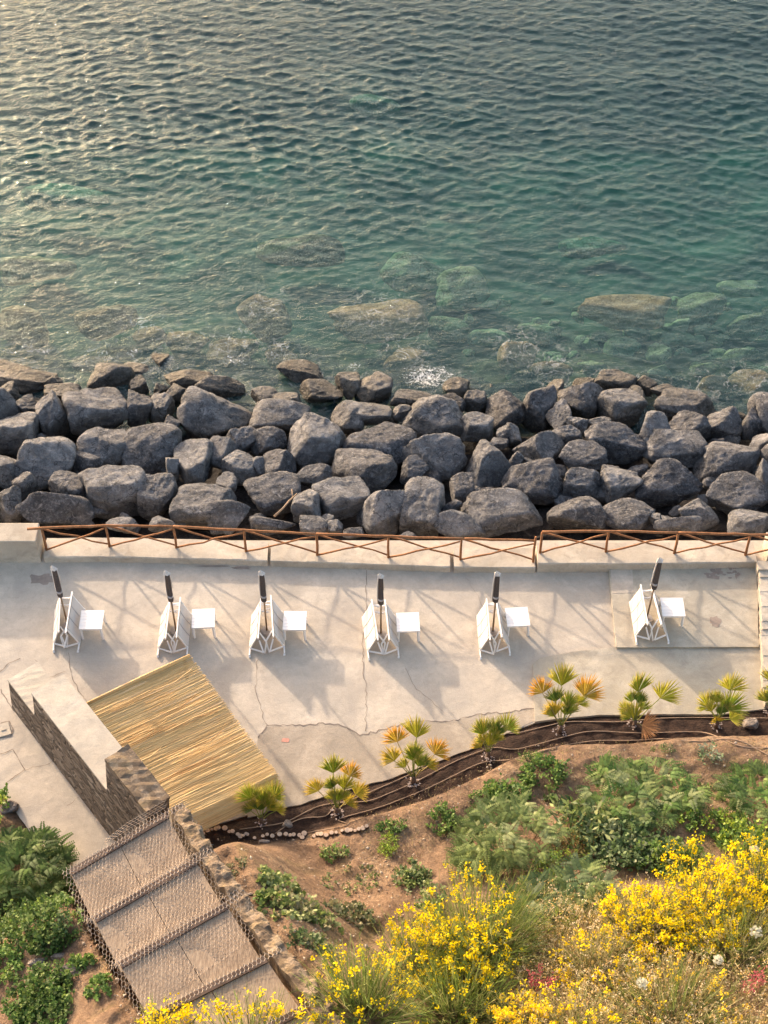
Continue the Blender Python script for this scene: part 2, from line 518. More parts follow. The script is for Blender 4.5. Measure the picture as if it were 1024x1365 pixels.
# ------------------------------------------------------------------ terrace floor
def sheet(name, pts, z, m, thick=0.12, kind='structure'):
    """flat slab from a list of ground points"""
    b = MB()
    n = len(pts)
    top = [(x, y, z) for x, y in pts]
    bot = [(x, y, z - thick) for x, y in pts]
    F = [tuple(range(n)), tuple(range(2 * n - 1, n - 1, -1))]
    F += [(i, i + n, (i + 1) % n + n, (i + 1) % n) for i in range(n)]
    b.add(top + bot, F)
    o = b.build(name, m)
    bm = bmesh.new(); bm.from_mesh(o.data)
    bmesh.ops.recalc_face_normals(bm, faces=bm.faces)
    bmesh.ops.triangulate(bm, faces=[f for f in bm.faces if len(f.verts) > 4])
    bm.to_mesh(o.data); bm.free()
    if kind: o['kind'] = kind
    return o
def rough_line(pts, step=0.12, amp=0.03):
    out = []
    for (x0, y0), (x1, y1) in zip(pts[:-1], pts[1:]):
        n = max(1, int(math.hypot(x1 - x0, y1 - y0) / step))
        for i in range(n):
            t = i / n
            out.append((x0 + (x1 - x0) * t + rnd.uniform(-amp, amp), y0 + (y1 - y0) * t + rnd.uniform(-amp, amp)))
    out.append(pts[-1])
    return out
edge = [tuple(q) for q in BXY]
edge = [q for q in edge if -25 < q[0] < 25]
WALL_Y = [(-26, XY(58, 749)[1]), XY(58, 750), XY(150, 749.5), XY(300, 753), XY(420, 757), XY(600, 763), XY(715, 764), XY(1010, 761), (26, XY(1010, 761)[1])]
sheet('promenade', [(-26, 23.9)] + [(26, 23.9)] + [(26, edge[-1][1])] + rough_line(edge[::-1], 0.15, 0.012) + [(-26, edge[0][1])], 0.0, M['terrace'], 0.4)
sheet('brown_patch', rough_line([XY(*q) for q in [(345, 984), (357, 968), (400, 967), (440, 964), (462, 969), (480, 980), (500, 977), (560, 962), (600, 962), (640, 953), (700, 946), (713, 945), (713, 960), (686, 974), (625, 999), (522, 1037), (400, 1072), (372, 1078), (330, 1090)]], 0.2, 0.02), 0.006, M['patch'], 0.05)
sheet('grey_slab', rough_line([XY(*q, 0.05) for q in [(711, 885), (720, 877), (770, 868), (822, 862), (1012, 861), (1020, 945), (960, 952), (880, 952), (800, 953), (742, 958), (713, 962)]], 0.25, 0.006), 0.05, M['ramp'], 0.12)
sheet('landing_slab', rough_line([XY(*q, 0.10) for q in [(812, 757), (1009, 757), (1012, 862), (822, 863)]], 0.25, 0.006), 0.10, M['ramp'], 0.16)
sheet('slab_strip', [XY(*q, 0.105) for q in [(814, 757.5), (843, 757.5), (845, 790), (817, 791)]], 0.105, M['terrace'], 0.03)
# cracks and joints
cr = MB()
def crack(px, w=0.014, z=0.010, jag=1.6):
    pts = []
    for (u0, v0), (u1, v1) in zip(px[:-1], px[1:]):
        n = max(2, int(math.hypot(u1 - u0, v1 - v0) / 5))
        for i in range(n):
            t = i / n
            pts.append((u0 + (u1 - u0) * t + rnd.uniform(-jag, jag), v0 + (v1 - v0) * t + rnd.uniform(-jag, jag)))
    pts.append(px[-1])
    P = np.array([XY(*q) for q in pts])
    T = np.gradient(P, axis=0); T /= np.linalg.norm(T, axis=1)[:, None]
    N = np.stack([-T[:, 1], T[:, 0]], 1)
    ww = np.array([w * rnd.uniform(0.35, 1.2) for _ in pts])[:, None]
    A, B = P + N * ww / 2, P - N * ww / 2
    V = [(x, y, z) for x, y in A] + [(x, y, z) for x, y in B]
    n = len(pts)
    cr.add(V, [(i + n, i + 1 + n, i + 1, i) for i in range(n - 1)])
crack([(489, 762), (487, 830), (483, 870), (485, 900), (489, 930), (487, 975)])
crack([(343, 880), (341, 920), (352, 960), (358, 968)], 0.010)
crack([(345, 984), (357, 968), (400, 967), (440, 964), (462, 969), (480, 980), (500, 976), (550, 962), (600, 962), (640, 953), (712, 945)], 0.026)
crack([(92, 872), (94, 900), (104, 920), (120, 940)], 0.012)
crack([(0, 895), (12, 884), (27, 878)], 0.02)
crack([(0, 918), (12, 940), (18, 948)], 0.02)
crack([(0, 965), (12, 962), (18, 972), (14, 982), (0, 984)], 0.02, jag=0.6)
crack([(0, 1006), (17, 999), (33, 1026), (8, 1044)], 0.018, jag=0.5)
crack([(33, 1026), (60, 1020), (70, 1015)], 0.010)
crack([(90, 1075), (110, 1058)], 0.008)
crack([(62, 905), (88, 895)], 0.010); crack([(47, 880), (72, 912)], 0.008)
crack([(540, 890), (552, 915), (575, 935), (590, 948)], 0.008)
crack([(622, 770), (640, 800), (650, 822)], 0.006)
kk = mat_flat('crack_shade', (0.20, 0.165, 0.14), 1.0)
tag(cr.build('promenade_cracks', kk), kind='structure')
# stains on the floor near the sea wall
st = MB()
def blot(u, v, ru, rv, z):
    c = XY(u, v)
    n = 22
    V = [(c[0] + ru * math.cos(a) * s, c[1] + rv * math.sin(a) * s, z) for a, s in ((2 * math.pi * i / n, rnd.uniform(0.65, 1.15)) for i in range(n))]
    st.add(V, [tuple(range(n))])
blot(953, 832, 0.13, 0.16, 0.104)
blot(321, 757, 0.25, 0.05, 0.004); blot(56, 772, 0.35, 0.16, 0.004); blot(283, 755, 0.4, 0.03, 0.0045)
for i in range(26):
    blot(rnd.uniform(940, 985), rnd.uniform(760, 776), rnd.uniform(0.02, 0.09), rnd.uniform(0.02, 0.06), 0.104 + 0.0002 * i)
tag(st.build('floor_stains', mat_flat('stain', (0.29, 0.235, 0.195), 0.95, 0.2, 6)), kind='structure')
dot = MB()
c = XY(381, 987)
dot.add([(c[0] + 0.09 * math.cos(a) * s, c[1] + 0.06 * math.sin(a) * s, 0.0105) for a, s in ((2 * math.pi * i / 14, rnd.uniform(0.7, 1.2)) for i in range(14))], [tuple(range(14))])
tag(dot.build('paint_spot', mat_flat('faded_red_paint', (0.52, 0.26, 0.2), 0.9, 0.2, 15)), 'faded red paint spot on the brown concrete patch by the reed mat', 'paint mark')
# loose inspection cover on the path at the far left
ic = MB(); q = XY(2, 974)
ic.box((q[0], q[1], 0.012), (0.36, 0.32, 0.024), R(20)); ic.box((q[0] + 0.05, q[1], 0.03), (0.1, 0.02, 0.012), R(20))
tag(ic.build('inspection_cover', M['cap'], None, (q[0], q[1], 0)), 'square concrete inspection cover in the path at the left edge', 'cover')

# ------------------------------------------------------------------ sea wall along the terrace
def kerb_run(name, label, px, h, depth, cat='low wall'):
    """low wall whose front foot follows photo points at ground level"""
    b = MB()
    P = np.array([XY(u, v) for u, v in px])
    # resample
    Q = []
    for a, c_ in zip(P[:-1], P[1:]):
        n = max(1, int(np.linalg.norm(c_ - a) / 0.25))
        Q += [a + (c_ - a) * i / n for i in range(n)]
    Q.append(P[-1]); Q = np.array(Q)
    prof = [(0, -0.15), (0, h - 0.02), (0.02, h), (depth - 0.02, h), (depth, h - 0.03), (depth + 0.03, -0.9)]
    V, F = [], []
    m = len(prof)
    for i, q in enumerate(Q):
        for j, (dy, z) in enumerate(prof):
            w = 0.008 if 0 < i < len(Q) - 1 else 0
            V.append((q[0], q[1] + dy + rnd.uniform(-w, w), z + rnd.uniform(-w, w) * 0.7))
    for i in range(len(Q) - 1):
        for j in range(m - 1):
            F.append((i * m + j, (i + 1) * m + j, (i + 1) * m + j + 1, i * m + j + 1))
    F.append(tuple(range(m - 1, -1, -1))); F.append(tuple((len(Q) - 1) * m + j for j in range(m)))
    loc = (Q[len(Q) // 2][0], Q[len(Q) // 2][1], 0)
    b.add(V, F)
    o = b.build(name, M['seawall'], None, loc)
    bm = bmesh.new(); bm.from_mesh(o.data); bmesh.ops.recalc_face_normals(bm, faces=bm.faces); bm.to_mesh(o.data); bm.free()
    return tag(o, label, cat)
kerb_run('sea_wall', 'long low concrete wall under the left rail fence, behind the two leftmost parasols', [(60, 750), (150, 749.5), (300, 753), (357, 755)], 0.20, 0.58)
kerb_run('sea_wall', 'low concrete wall under the rail fence behind the third and fourth parasols', [(361, 755.2), (420, 757), (600, 763)], 0.20, 0.58)
kerb_run('sea_wall', 'shortest piece of low concrete wall, ending at the tallest fence post', [(605, 763.2), (713, 764)], 0.20, 0.58)
kerb_run('sea_wall', 'thicker low concrete wall under the right rail fence behind the rightmost parasol', [(716, 763), (860, 763), (1006, 761)], 0.32, 0.62)
def block(name, label, u0, u1, v_foot, h, depth, cat='low wall', m='seawall'):
    a, c_ = XY(u0, v_foot), XY(u1, v_foot)
    b = MB()
    x0, x1, y0 = a[0], c_[0], a[1]
    b.box(((x0 + x1) / 2, y0 + depth / 2, h / 2 - 0.1), (x1 - x0, depth, h + 0.2))
    o = b.build(name, M[m], None, ((x0 + x1) / 2, y0 + depth / 2, 0))
    bev = o.modifiers.new('bevel', 'BEVEL'); bev.width = 0.02; bev.segments = 2
    return tag(o, label, cat)
block('wall_block', 'thick raised concrete block at the left end of the rail fence', -260, 55, 750, 0.76, 0.55, 'wall block')
# low wall down the right side of the terrace
sw = MB()
pts = [XY(1009, 772), XY(1012, 850), XY(1014, 905), XY(1017, 945)]
for i, ((x0, y0), (x1, y1)) in enumerate(zip(pts[:-1], pts[1:])):
    n = 8
    for j in range(n):
        ya, yb_ = y0 + (y1 - y0) * j / n, y0 + (y1 - y0) * (j + 1) / n
        xx = x0 + (x1 - x0) * j / n
        hh = 0.34 + rnd.uniform(-0.02, 0.02) - 0.05 * i
        sw.box((xx + 0.11 + rnd.uniform(-0.012, 0.012), (ya + yb_) / 2, hh / 2 - 0.1), (0.24 + rnd.uniform(-0.03, 0.03), abs(yb_ - ya) + 0.004, hh + 0.2))
sw.box((XY(1016, 768)[0] + 0.06, XY(1016, 768)[1], 0.12), (0.46, 0.24, 0.56))
o = sw.build('side_wall', M['seawall'], None, (pts[1][0], pts[1][1], 0))
tag(o, 'narrow crumbling concrete wall down the right edge of the terrace', 'low wall')
sw2 = MB()
a = XY(1024, 800)
for j in range(12):
    sw2.box((a[0] + 0.95 + rnd.uniform(-0.04, 0.04), a[1] + 1.2 - j * 0.3, 0.1), (0.5, 0.31, 0.5 + rnd.uniform(-0.05, 0.05)))
sw2.box((a[0] + 0.36, a[1] + 1.32, 0.12), (0.5, 0.5, 0.72))
tag(sw2.build('rubble_pier', M['seawall'], None, (a[0] + 0.9, a[1], 0)), 'low concrete pier at the right edge beyond the narrow side wall', 'low wall')

# ------------------------------------------------------------------ rail fence
def wob_pole(b, a, c_, r0, r1=None, n=7, amp=0.014):
    a, c_ = np.asarray(a, float), np.asarray(c_, float)
    k_ = max(3, int(np.linalg.norm(c_ - a) / 0.3) + 1)
    P = [a + (c_ - a) * i / (k_ - 1) + (np.array([rnd.uniform(-amp, amp) for _ in range(3)]) if 0 < i < k_ - 1 else 0) for i in range(k_)]
    rr = np.linspace(r0, r1 or r0, k_) * np.array([rnd.uniform(0.9, 1.1) for _ in range(k_)])
    b.tube(P, rr, n)
def fence(label, posts_px, zb, h, x_left, x_right, tall=None):
    F = [np.array(at_z(u, v, zb)) for u, v in posts_px]
    base = F[0].copy()
    t = thing('rail_fence', label, 'fence', base)
    tops = [f + np.array([0, 0.02, h]) for f in F]
    for i, (f, tp) in enumerate(zip(F, tops)):
        b = MB()
        e = tp + np.array([0, 0, 0.02])
        if tall == i: e = tp + np.array([0, 0, 0.16])
        wob_pole(b, f - np.array([0, 0, 0.03]), e, 0.032, 0.028)
        b.build('post', M['rail'], t, base, True)
    segs = [tops[0] + np.array([x_left, 0, 0.03])] + [q + np.array([0, 0, 0.03]) for q in tops[1:-1]] + [tops[-1] + np.array([x_right, 0, 0.03])]
    i = 0
    while i < len(segs) - 1:
        j = min(i + 2, len(segs) - 1)
        b = MB()
        P = []
        for s in range(i, j):
            n = 5
            for q in range(n):
                P.append(segs[s] + (segs[s + 1] - segs[s]) * q / n + np.array([0, rnd.uniform(-.012, .012), rnd.uniform(-.012, .012)]))
        P.append(segs[j] + (np.array([0.06, 0, 0.0]) if j < len(segs) - 1 else 0))
        b.tube(P, np.linspace(0.031, 0.026, len(P)), 8)
        b.build('top_rail', M['rail'], t, base, True)
        i = j
    for i in range(len(F) - 1):
        b = MB(); wob_pole(b, F[i] + np.array([0.03, -0.03, 0.05]), tops[i + 1] + np.array([-0.04, -0.035, -0.03]), 0.023, 0.019, 6, 0.02); b.build('brace', M['rail'], t, base, True)
        b = MB(); wob_pole(b, tops[i] + np.array([0.04, 0.035, -0.03]), F[i + 1] + np.array([-0.03, 0.035, 0.05]), 0.023, 0.019, 6, 0.02); b.build('brace', M['rail'], t, base, True)
    return t
fence('long rustic chestnut rail fence with crossed braces, left of the tallest post', [(62, 733), (146, 728.5), (235, 730), (328, 735), (423, 740), (518, 743), (614, 746), (711, 749)], 0.20, 0.70, -0.32, 0.0, tall=7)
fence('shorter rustic chestnut rail fence with crossed braces on the thicker right wall', [(720, 737), (808, 735.5), (899, 737.5), (994, 740), (1090, 741), (1185, 742)], 0.32, 0.68, 0.0, 0.3)

# ------------------------------------------------------------------ boulders
_bm = bmesh.new(); bmesh.ops.create_icosphere(_bm, subdivisions=5, radius=1)
ICO_V = np.array([v.co[:] for v in _bm.verts]); ICO_F = [[v.index for v in f.verts] for f in _bm.faces]; _bm.free()
_bm = bmesh.new(); bmesh.ops.create_icosphere(_bm, subdivisions=4, radius=1)
ICO4_V = np.array([v.co[:] for v in _bm.verts]); ICO4_F = [[v.index for v in f.verts] for f in _bm.faces]; _bm.free()
def rock_shape(style, seed, lo=False):
    r = np.random.default_rng(seed)
    D = ICO4_V if lo else ICO_V
    nn, kk_, dmin, dmax, rot = {'round': (9, 70, 0.60, 0.96, 1), 'block': (5, 90, 0.62, 0.98, 0), 'wedge': (6, 90, 0.46, 0.95, 1), 'slab': (6, 80, 0.56, 0.98, 0), 'facet': (7, 90, 0.50, 0.95, 1)}[style]
    N = r.normal(size=(nn, 3)); N /= np.linalg.norm(N, axis=1)[:, None]
    d = r.uniform(dmin, dmax, nn)
    if style in ('block', 'slab'):
        ax = np.vstack([np.eye(3), -np.eye(3)]) + r.normal(scale=0.16, size=(6, 3))
        ax /= np.linalg.norm(ax, axis=1)[:, None]
        N = np.vstack([N, ax]); d = np.concatenate([d * 1.12, r.uniform(0.68, 0.85, 6)])
    else:
        up = np.array([[r.normal() * 0.3 - 0.12, r.normal() * 0.25 + 0.28, 1.0]]); up /= np.linalg.norm(up)
        fr_ = np.array([[r.normal() * 0.45, -1.0, r.uniform(-0.1, 0.35)]]); fr_ /= np.linalg.norm(fr_)
        N = np.vstack([N, up, fr_]); d = np.append(d, [r.uniform(0.55, 0.75), r.uniform(0.58, 0.8)])
    M2 = r.normal(size=(26, 3)); M2 /= np.linalg.norm(M2, axis=1)[:, None]
    N2, d2 = M2, r.uniform(0.5, 1.06, 26)
    dot_ = D @ N.T
    with np.errstate(divide='ignore', over='ignore'):
        ri = np.where(dot_ > 0.06, d / np.maximum(dot_, 0.06), 9.0)
    ri = np.minimum(np.hstack([ri, np.full((len(D), 1), 1.18)]), 9)
    rad = -np.log(np.exp(-kk_ * ri).sum(1)) / kk_
    off = Vector(r.uniform(-50, 50, 3))
    ns = np.array([mnoise.fractal(Vector(v) * 1.5 + off, 0.9, 2.1, 5) for v in D])
    n2 = np.array([mnoise.ridged_multi_fractal(Vector(v) * 2.2 + off, 0.9, 2.2, 3, 0.9, 1.8) for v in D]) if not lo else ns
    rad = rad * (1 + 0.075 * ns + 0.035 * (n2 - n2.mean()) / (n2.std() + 1e-6) * 0.6)
    V = D * rad[:, None]
    # knock flat chips off the rounded places
    for nn_, base_d in zip(N2, d2):
        sup = (V @ nn_).max()
        cut = sup - (0.035 + 0.06 * r.random()) * base_d
        ex = V @ nn_ - cut
        V = V - np.where(ex > 0, ex * 0.88, 0)[:, None] * nn_
    a = r.uniform(-0.5, 0.5) if style in ('block', 'slab') else r.uniform(0, 6.28)
    ca, sa = math.cos(a), math.sin(a)
    V = V @ np.array([[ca, sa, 0], [-sa, ca, 0], [0, 0, 1]])
    return V
BANK0, BANKS, SEA = 24.35, 0.285, -2.45
def bank_z(Y): return -0.28 - BANKS * (Y - BANK0)
def bank_hit(u, v, dz=0.0):
    d = ray(u, v)
    # z = -0.28 + dz - s*(Y-B0)
    t = (-0.28 + dz + BANKS * BANK0 - CAMH) / (d[2] + BANKS * d[1])
    return C0 + d * t
def make_rock(name, label, cat, P, wpx, hpx, style, mat, seed, group=None, squash=None, lo=False, ztop=None):
    V = rock_shape(style, seed, lo)
    s = scale_at(P)
    if style == 'slab': V = V * np.array([1, 1, 0.7])
    if squash: V = V * np.array([1, 1, squash])
    up = V @ UP
    V[:, 0] *= (wpx / s) / np.ptp(V[:, 0])
    f = (hpx / s) / np.ptp(up)
    V[:, 1] *= f; V[:, 2] *= f
    V[:, 0] -= (V[:, 0].max() + V[:, 0].min()) / 2
    up = V @ UP
    V = V - UP * (up.max() + up.min()) / 2
    if ztop is not None: P = at_z(*ztop[:2], min(ztop[2], SEA - 0.10 - V[:, 2].max()))
    me = bpy.data.meshes.new(name)
    me.from_pydata(V.tolist(), [], ICO4_F if lo else ICO_F)
    me.polygons.foreach_set('use_smooth', [True] * len(me.polygons))
    me.materials.append(mat)
    o = link(bpy.data.objects.new(name, me))
    o.location = P
    return tag(o, label, cat, group)
ORD = 'first second third fourth fifth sixth seventh eighth ninth tenth eleventh twelfth thirteenth fourteenth fifteenth sixteenth seventeenth eighteenth nineteenth twentieth twenty-first twenty-second twenty-third twenty-fourth twenty-fifth twenty-sixth twenty-seventh twenty-eighth twenty-ninth thirtieth thirty-first thirty-second'.split()
def ZA(x, y, w, h, *r): return (x / 3.012, 450 + y / 3.012, w / 3.012, h / 3.012) + r
def ZB(x, y, w, h, *r): return (340 + x / 3.012, 450 + y / 3.012, w / 3.012, h / 3.012) + r
def ZC(x, y, w, h, *r): return (680 + x / 2.977, 450 + y / 2.977, w / 2.977, h / 2.977) + r
B = [
 ZA(60, 118, 240, 70, 'slab', 'dark flat wet'), ZA(85, 175, 270, 120, 'slab', 'long grey slab-like'), ZA(210, 185, 78, 62, 'facet', 'small pale crumpled'),
 ZA(395, 108, 200, 66, 'slab', 'flat wet ledge-like'), ZA(450, 167, 172, 122, 'round', 'smooth grey rounded'), ZA(550, 135, 160, 72, 'slab', 'dark wet flat'),
 ZA(640, 112, 96, 96, 'wedge', 'pale-topped wet'), ZA(555, 198, 82, 88, 'block', 'small dark cubic'), ZA(28, 240, 100, 124, 'round', 'upright rounded grey'),
 ZA(112, 285, 96, 110, 'facet', 'dark shaded'), ZA(212, 320, 136, 200, 'round', 'tall hunched brownish'), ZA(250, 218, 150, 70, 'slab', 'flat ridged grey'),
 ZA(395, 303, 258, 196, 'block', 'large cracked blocky'), ZA(565, 288, 102, 146, 'block', 'upright tan pillar-like'), ZA(650, 288, 94, 124, 'block', 'upright grey brick-like'),
 ZA(755, 172, 186, 84, 'slab', 'pale flat wet'), ZA(718, 228, 108, 84, 'facet', 'yellowish broken'), ZA(872, 203, 210, 96, 'wedge', 'dark ridge-backed'),
 ZA(648, 212, 60, 56, 'facet', 'tiny dark'), ZA(865, 312, 288, 214, 'round', 'very large pale dome-like'), ZA(55, 390, 170, 180, 'round', 'large furrowed'),
 ZA(175, 512, 254, 214, 'round', 'very large cracked rounded'), ZA(420, 447, 184, 164, 'facet', 'angular grey'), ZA(350, 507, 126, 104, 'wedge', 'low wedge-like'),
 ZA(608, 447, 230, 194, 'round', 'large smooth tan rounded'), ZA(778, 505, 152, 184, 'facet', 'tall faceted'), ZA(885, 466, 130, 134, 'round', 'brownish ball-like'),
 ZA(975, 415, 126, 110, 'round', 'pale rounded'), ZA(966, 522, 144, 134, 'round', 'pale egg-shaped'), ZA(278, 607, 154, 138, 'round', 'smooth dark grey'),
 ZA(465, 620, 280, 200, 'block', 'very large flat-topped blocky'), ZA(630, 640, 156, 178, 'wedge', 'pointed sharp-edged'), ZA(690, 350, 66, 74, 'facet', 'small grey'),
 ZA(692, 530, 56, 96, 'wedge', 'narrow dark'), ZA(22, 540, 84, 130, 'facet', 'cracked grey'), ZA(100, 600, 90, 116, 'facet', 'small rough'),
 ZA(225, 692, 282, 136, 'wedge', 'wide low sloping'), ZA(30, 672, 130, 144, 'wedge', 'triangular grey'), ZA(820, 672, 246, 164, 'slab', 'wide smooth-topped'),
 ZA(908, 722, 186, 130, 'wedge', 'wide low grey'), ZA(910, 585, 84, 90, 'facet', 'small shaded'), ZA(650, 748, 100, 60, 'round', 'small half-hidden'), ZA(490, 750, 120, 56, 'round', 'low half-hidden'),
 ZB(190, 150, 190, 116, 'wedge', 'sharp dark slab-like'), ZB(262, 215, 176, 94, 'wedge', 'pale-topped wedge-like'), ZB(372, 195, 96, 112, 'wedge', 'pale sloping'),
 ZB(470, 208, 158, 136, 'block', 'dark square-cut wet'), ZB(40, 235, 110, 76, 'slab', 'dark wet low'), ZB(130, 258, 110, 76, 'wedge', 'rugged crested'),
 ZB(625, 248, 160, 76, 'slab', 'black wet ledge-like'), ZB(808, 198, 106, 76, 'facet', 'foam-washed'), ZB(885, 262, 96, 96, 'block', 'dark square'),
 (676, 548, 54, 54, 'round', 'tall pale rounded'), ZB(100, 318, 230, 136, 'slab', 'large dark sloping'), ZB(372, 318, 126, 126, 'round', 'rounded grey'),
 ZB(445, 303, 196, 96, 'slab', 'flat pale-topped'), ZB(590, 302, 78, 64, 'facet', 'small wedged-in'), ZB(720, 325, 244, 176, 'round', 'very large dark hunched'),
 ZB(792, 275, 104, 96, 'round', 'knob-like brownish'), ZB(892, 358, 124, 112, 'block', 'flat-topped cubic'), ZB(250, 424, 226, 226, 'facet', 'very large angular tan'),
 ZB(500, 440, 284, 194, 'round', 'very large cracked pale'), ZB(720, 482, 246, 186, 'round', 'very large smooth flat-topped'), ZB(55, 418, 138, 120, 'round', 'pale furrowed'),
 ZB(98, 515, 124, 126, 'facet', 'pale angular'), ZB(236, 562, 148, 106, 'round', 'oval grey'), ZB(436, 553, 252, 206, 'facet', 'very large faceted'),
 ZB(940, 513, 190, 194, 'facet', 'large rough'), ZB(980, 425, 78, 46, 'slab', 'small flat'), ZB(640, 532, 110, 114, 'facet', 'shaded grey'),
 ZB(72, 625, 226, 164, 'slab', 'wide flat grey'), ZB(206, 682, 112, 136, 'block', 'brown upright slab-like'), ZB(345, 645, 226, 166, 'slab', 'wide sloping pale'),
 ZB(515, 708, 166, 178, 'round', 'egg-shaped blocky'), ZB(672, 684, 176, 232, 'block', 'tall square tan'), ZB(832, 612, 94, 134, 'slab', 'narrow slab-like'),
 ZB(790, 682, 80, 60, 'facet', 'small dark grey'), ZB(820, 752, 196, 114, 'wedge', 'pale rounded low'), (669, 684, 102, 62, 'slab', 'very large broad'),
 ZB(240, 757, 116, 80, 'round', 'low rounded'), ZB(318, 760, 66, 56, 'facet', 'small grey'), ZB(288, 732, 56, 46, 'facet', 'tiny'),
 ZB(70, 755, 180, 76, 'round', 'low broad'), ZB(395, 785, 80, 46, 'round', 'tiny low'), ZB(608, 795, 80, 34, 'round', 'tiny half-hidden'), ZB(12, 518, 72, 76, 'round', 'small pale'),
 ZB(1005, 392, 70, 92, 'facet', 'small tall'),
 ZC(415, 182, 172, 106, 'block', 'flat-topped wet slab-like'), ZC(537, 192, 88, 82, 'wedge', 'dark pointed wet'), ZC(300, 192, 96, 66, 'wedge', 'small pale wet'),
 ZC(180, 208, 68, 84, 'wedge', 'small yellowish'), ZC(115, 283, 126, 176, 'facet', 'tall narrow pale'), ZC(282, 262, 176, 156, 'facet', 'large dark'),
 ZC(190, 313, 98, 134, 'wedge', 'tan upright wedge-like'), ZC(437, 282, 196, 150, 'block', 'large square-faced'), ZC(495, 232, 76, 84, 'wedge', 'pointed grey'),
 ZC(602, 218, 90, 66, 'facet', 'small brown wet'), ZC(695, 268, 246, 136, 'slab', 'large pale layered'), ZC(265, 352, 88, 76, 'facet', 'small shaded'),
 ZC(350, 342, 100, 56, 'slab', 'small flat pale'), ZC(588, 402, 156, 204, 'facet', 'large dark shaded'), ZC(710, 362, 176, 134, 'round', 'rounded pale'),
 ZC(847, 352, 146, 146, 'wedge', 'angular dark pointed'), ZC(970, 330, 120, 150, 'facet', 'pale broken'), ZC(115, 442, 196, 136, 'round', 'large rounded grey'),
 ZC(217, 398, 136, 96, 'round', 'rounded mid-grey'), ZC(417, 418, 232, 156, 'block', 'very large square blocky'), ZC(1000, 442, 110, 116, 'round', 'smooth rounded'),
 ZC(645, 442, 236, 146, 'slab', 'wide dark cracked'), ZC(290, 478, 186, 136, 'round', 'large dark rounded'), ZC(100, 572, 248, 176, 'round', 'very large pale rounded'),
 ZC(290, 577, 156, 116, 'block', 'tan flat-topped'), ZC(402, 547, 76, 80, 'facet', 'small angular'), ZC(438, 588, 156, 136, 'wedge', 'tilted wedge-like'),
 ZC(627, 580, 250, 186, 'round', 'very large cracked dome-like'), ZC(863, 502, 234, 170, 'round', 'large round-headed'), ZC(900, 625, 236, 176, 'round', 'very large rough low'),
 ZC(270, 704, 232, 138, 'facet', 'large blunt'), ZC(464, 704, 222, 126, 'round', 'smooth loaf-like'), ZC(665, 745, 178, 70, 'round', 'low flat'),
 ZC(750, 704, 156, 126, 'facet', 'pale rounded cracked'), ZC(952, 734, 168, 100, 'round', 'pale cracked low'), ZC(1015, 570, 80, 164, 'facet', 'tall pale'),
 ZC(12, 388, 70, 94, 'facet', 'shaded pale'), ZC(18, 492, 70, 76, 'facet', 'small rough'), ZC(72, 495, 58, 38, 'round', 'tiny pale'), ZC(580, 722, 50, 50, 'facet', 'tiny dark'),
]
rows = {}
for b_ in B:
    v = b_[1]
    r_ = 0 if v > 668 else 1 if v > 638 else 2 if v > 606 else 3 if v > 574 else 4 if v > 536 else 5
    rows.setdefault(r_, []).append(b_)
ROWN = ['row behind the fence', 'second row behind the fence', 'third row behind the fence', 'third row above the water', 'second row above the water', "row at the water's edge"]
SHORE = []
seed = 100
for r_, lst in sorted(rows.items()):
    lst.sort(key=lambda q: q[0])
    for i, (u, v, w, h, style, desc) in enumerate(lst):
        P = bank_hit(u, v, -0.12)
        P = P - np.array([0, 0, 0])
        seed += 1
        make_rock('boulder', f'{desc} boulder, {ORD[i]} from left in the {ROWN[r_]}', 'boulder', P, w * 1.08, h * 1.10, style, M['rock'], seed, 'boulders of the rock bank')
        if v < 560: SHORE.append((P[0], P[1], w / 60))
# small stones jammed in the gaps
for i in range(110):
    u, v = rnd.uniform(-10, 1034), rnd.uniform(500, 700)
    w = rnd.uniform(16, 34); seed += 1
    make_rock('wedged_stone', 'small dark stone jammed low in a gap between the big boulders', 'stone', bank_hit(u, v, -0.42), w, w * rnd.uniform(0.6, 1.0), rnd.choice(['facet', 'wedge', 'block']), M['rock'], seed, 'small stones in the gaps of the rock bank', lo=True)
# filler rock mass under the boulders, coloured near black for the shade in the gaps
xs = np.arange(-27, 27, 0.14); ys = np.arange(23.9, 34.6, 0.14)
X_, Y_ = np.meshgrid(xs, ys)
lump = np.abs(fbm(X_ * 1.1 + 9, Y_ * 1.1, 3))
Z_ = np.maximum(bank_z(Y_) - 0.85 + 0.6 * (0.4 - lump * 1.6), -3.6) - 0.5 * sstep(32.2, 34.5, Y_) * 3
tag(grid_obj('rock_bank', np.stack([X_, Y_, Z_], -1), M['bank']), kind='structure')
# boulders of the bank that carry on past the picture on both sides
for side in (-1, 1):
    for i in range(9):
        x = side * (10.2 + (i % 3) * 1.3 + rnd.uniform(-.2, .2)); y = 25.2 + (i // 3) * 2.2 + rnd.uniform(-.3, .3)
        P = np.array([x, y, bank_z(y) - 0.1]); seed += 1
        make_rock('boulder', 'grey boulder of the rock bank beyond the edge of the picture', 'boulder', P, 85, 75, 'round', M['rock'], seed, 'boulders beyond the picture', lo=True)
# dry stick wedged between the rocks
b = MB(); P0, P1 = bank_hit(366, 688, 0.45), bank_hit(396, 658, 0.55)
wob_pole(b, P0, P1, 0.028, 0.018, 6, 0.012)
P1b = bank_hit(389, 652, 0.62); wob_pole(b, P0 + (P1 - P0) * 0.82, P1b, 0.016, 0.009, 5, 0.004)
tag(b.build('dry_stick', M['pole'], None, P0, True), 'bare brown stick wedged slanting between boulders behind the rail fence', 'stick')

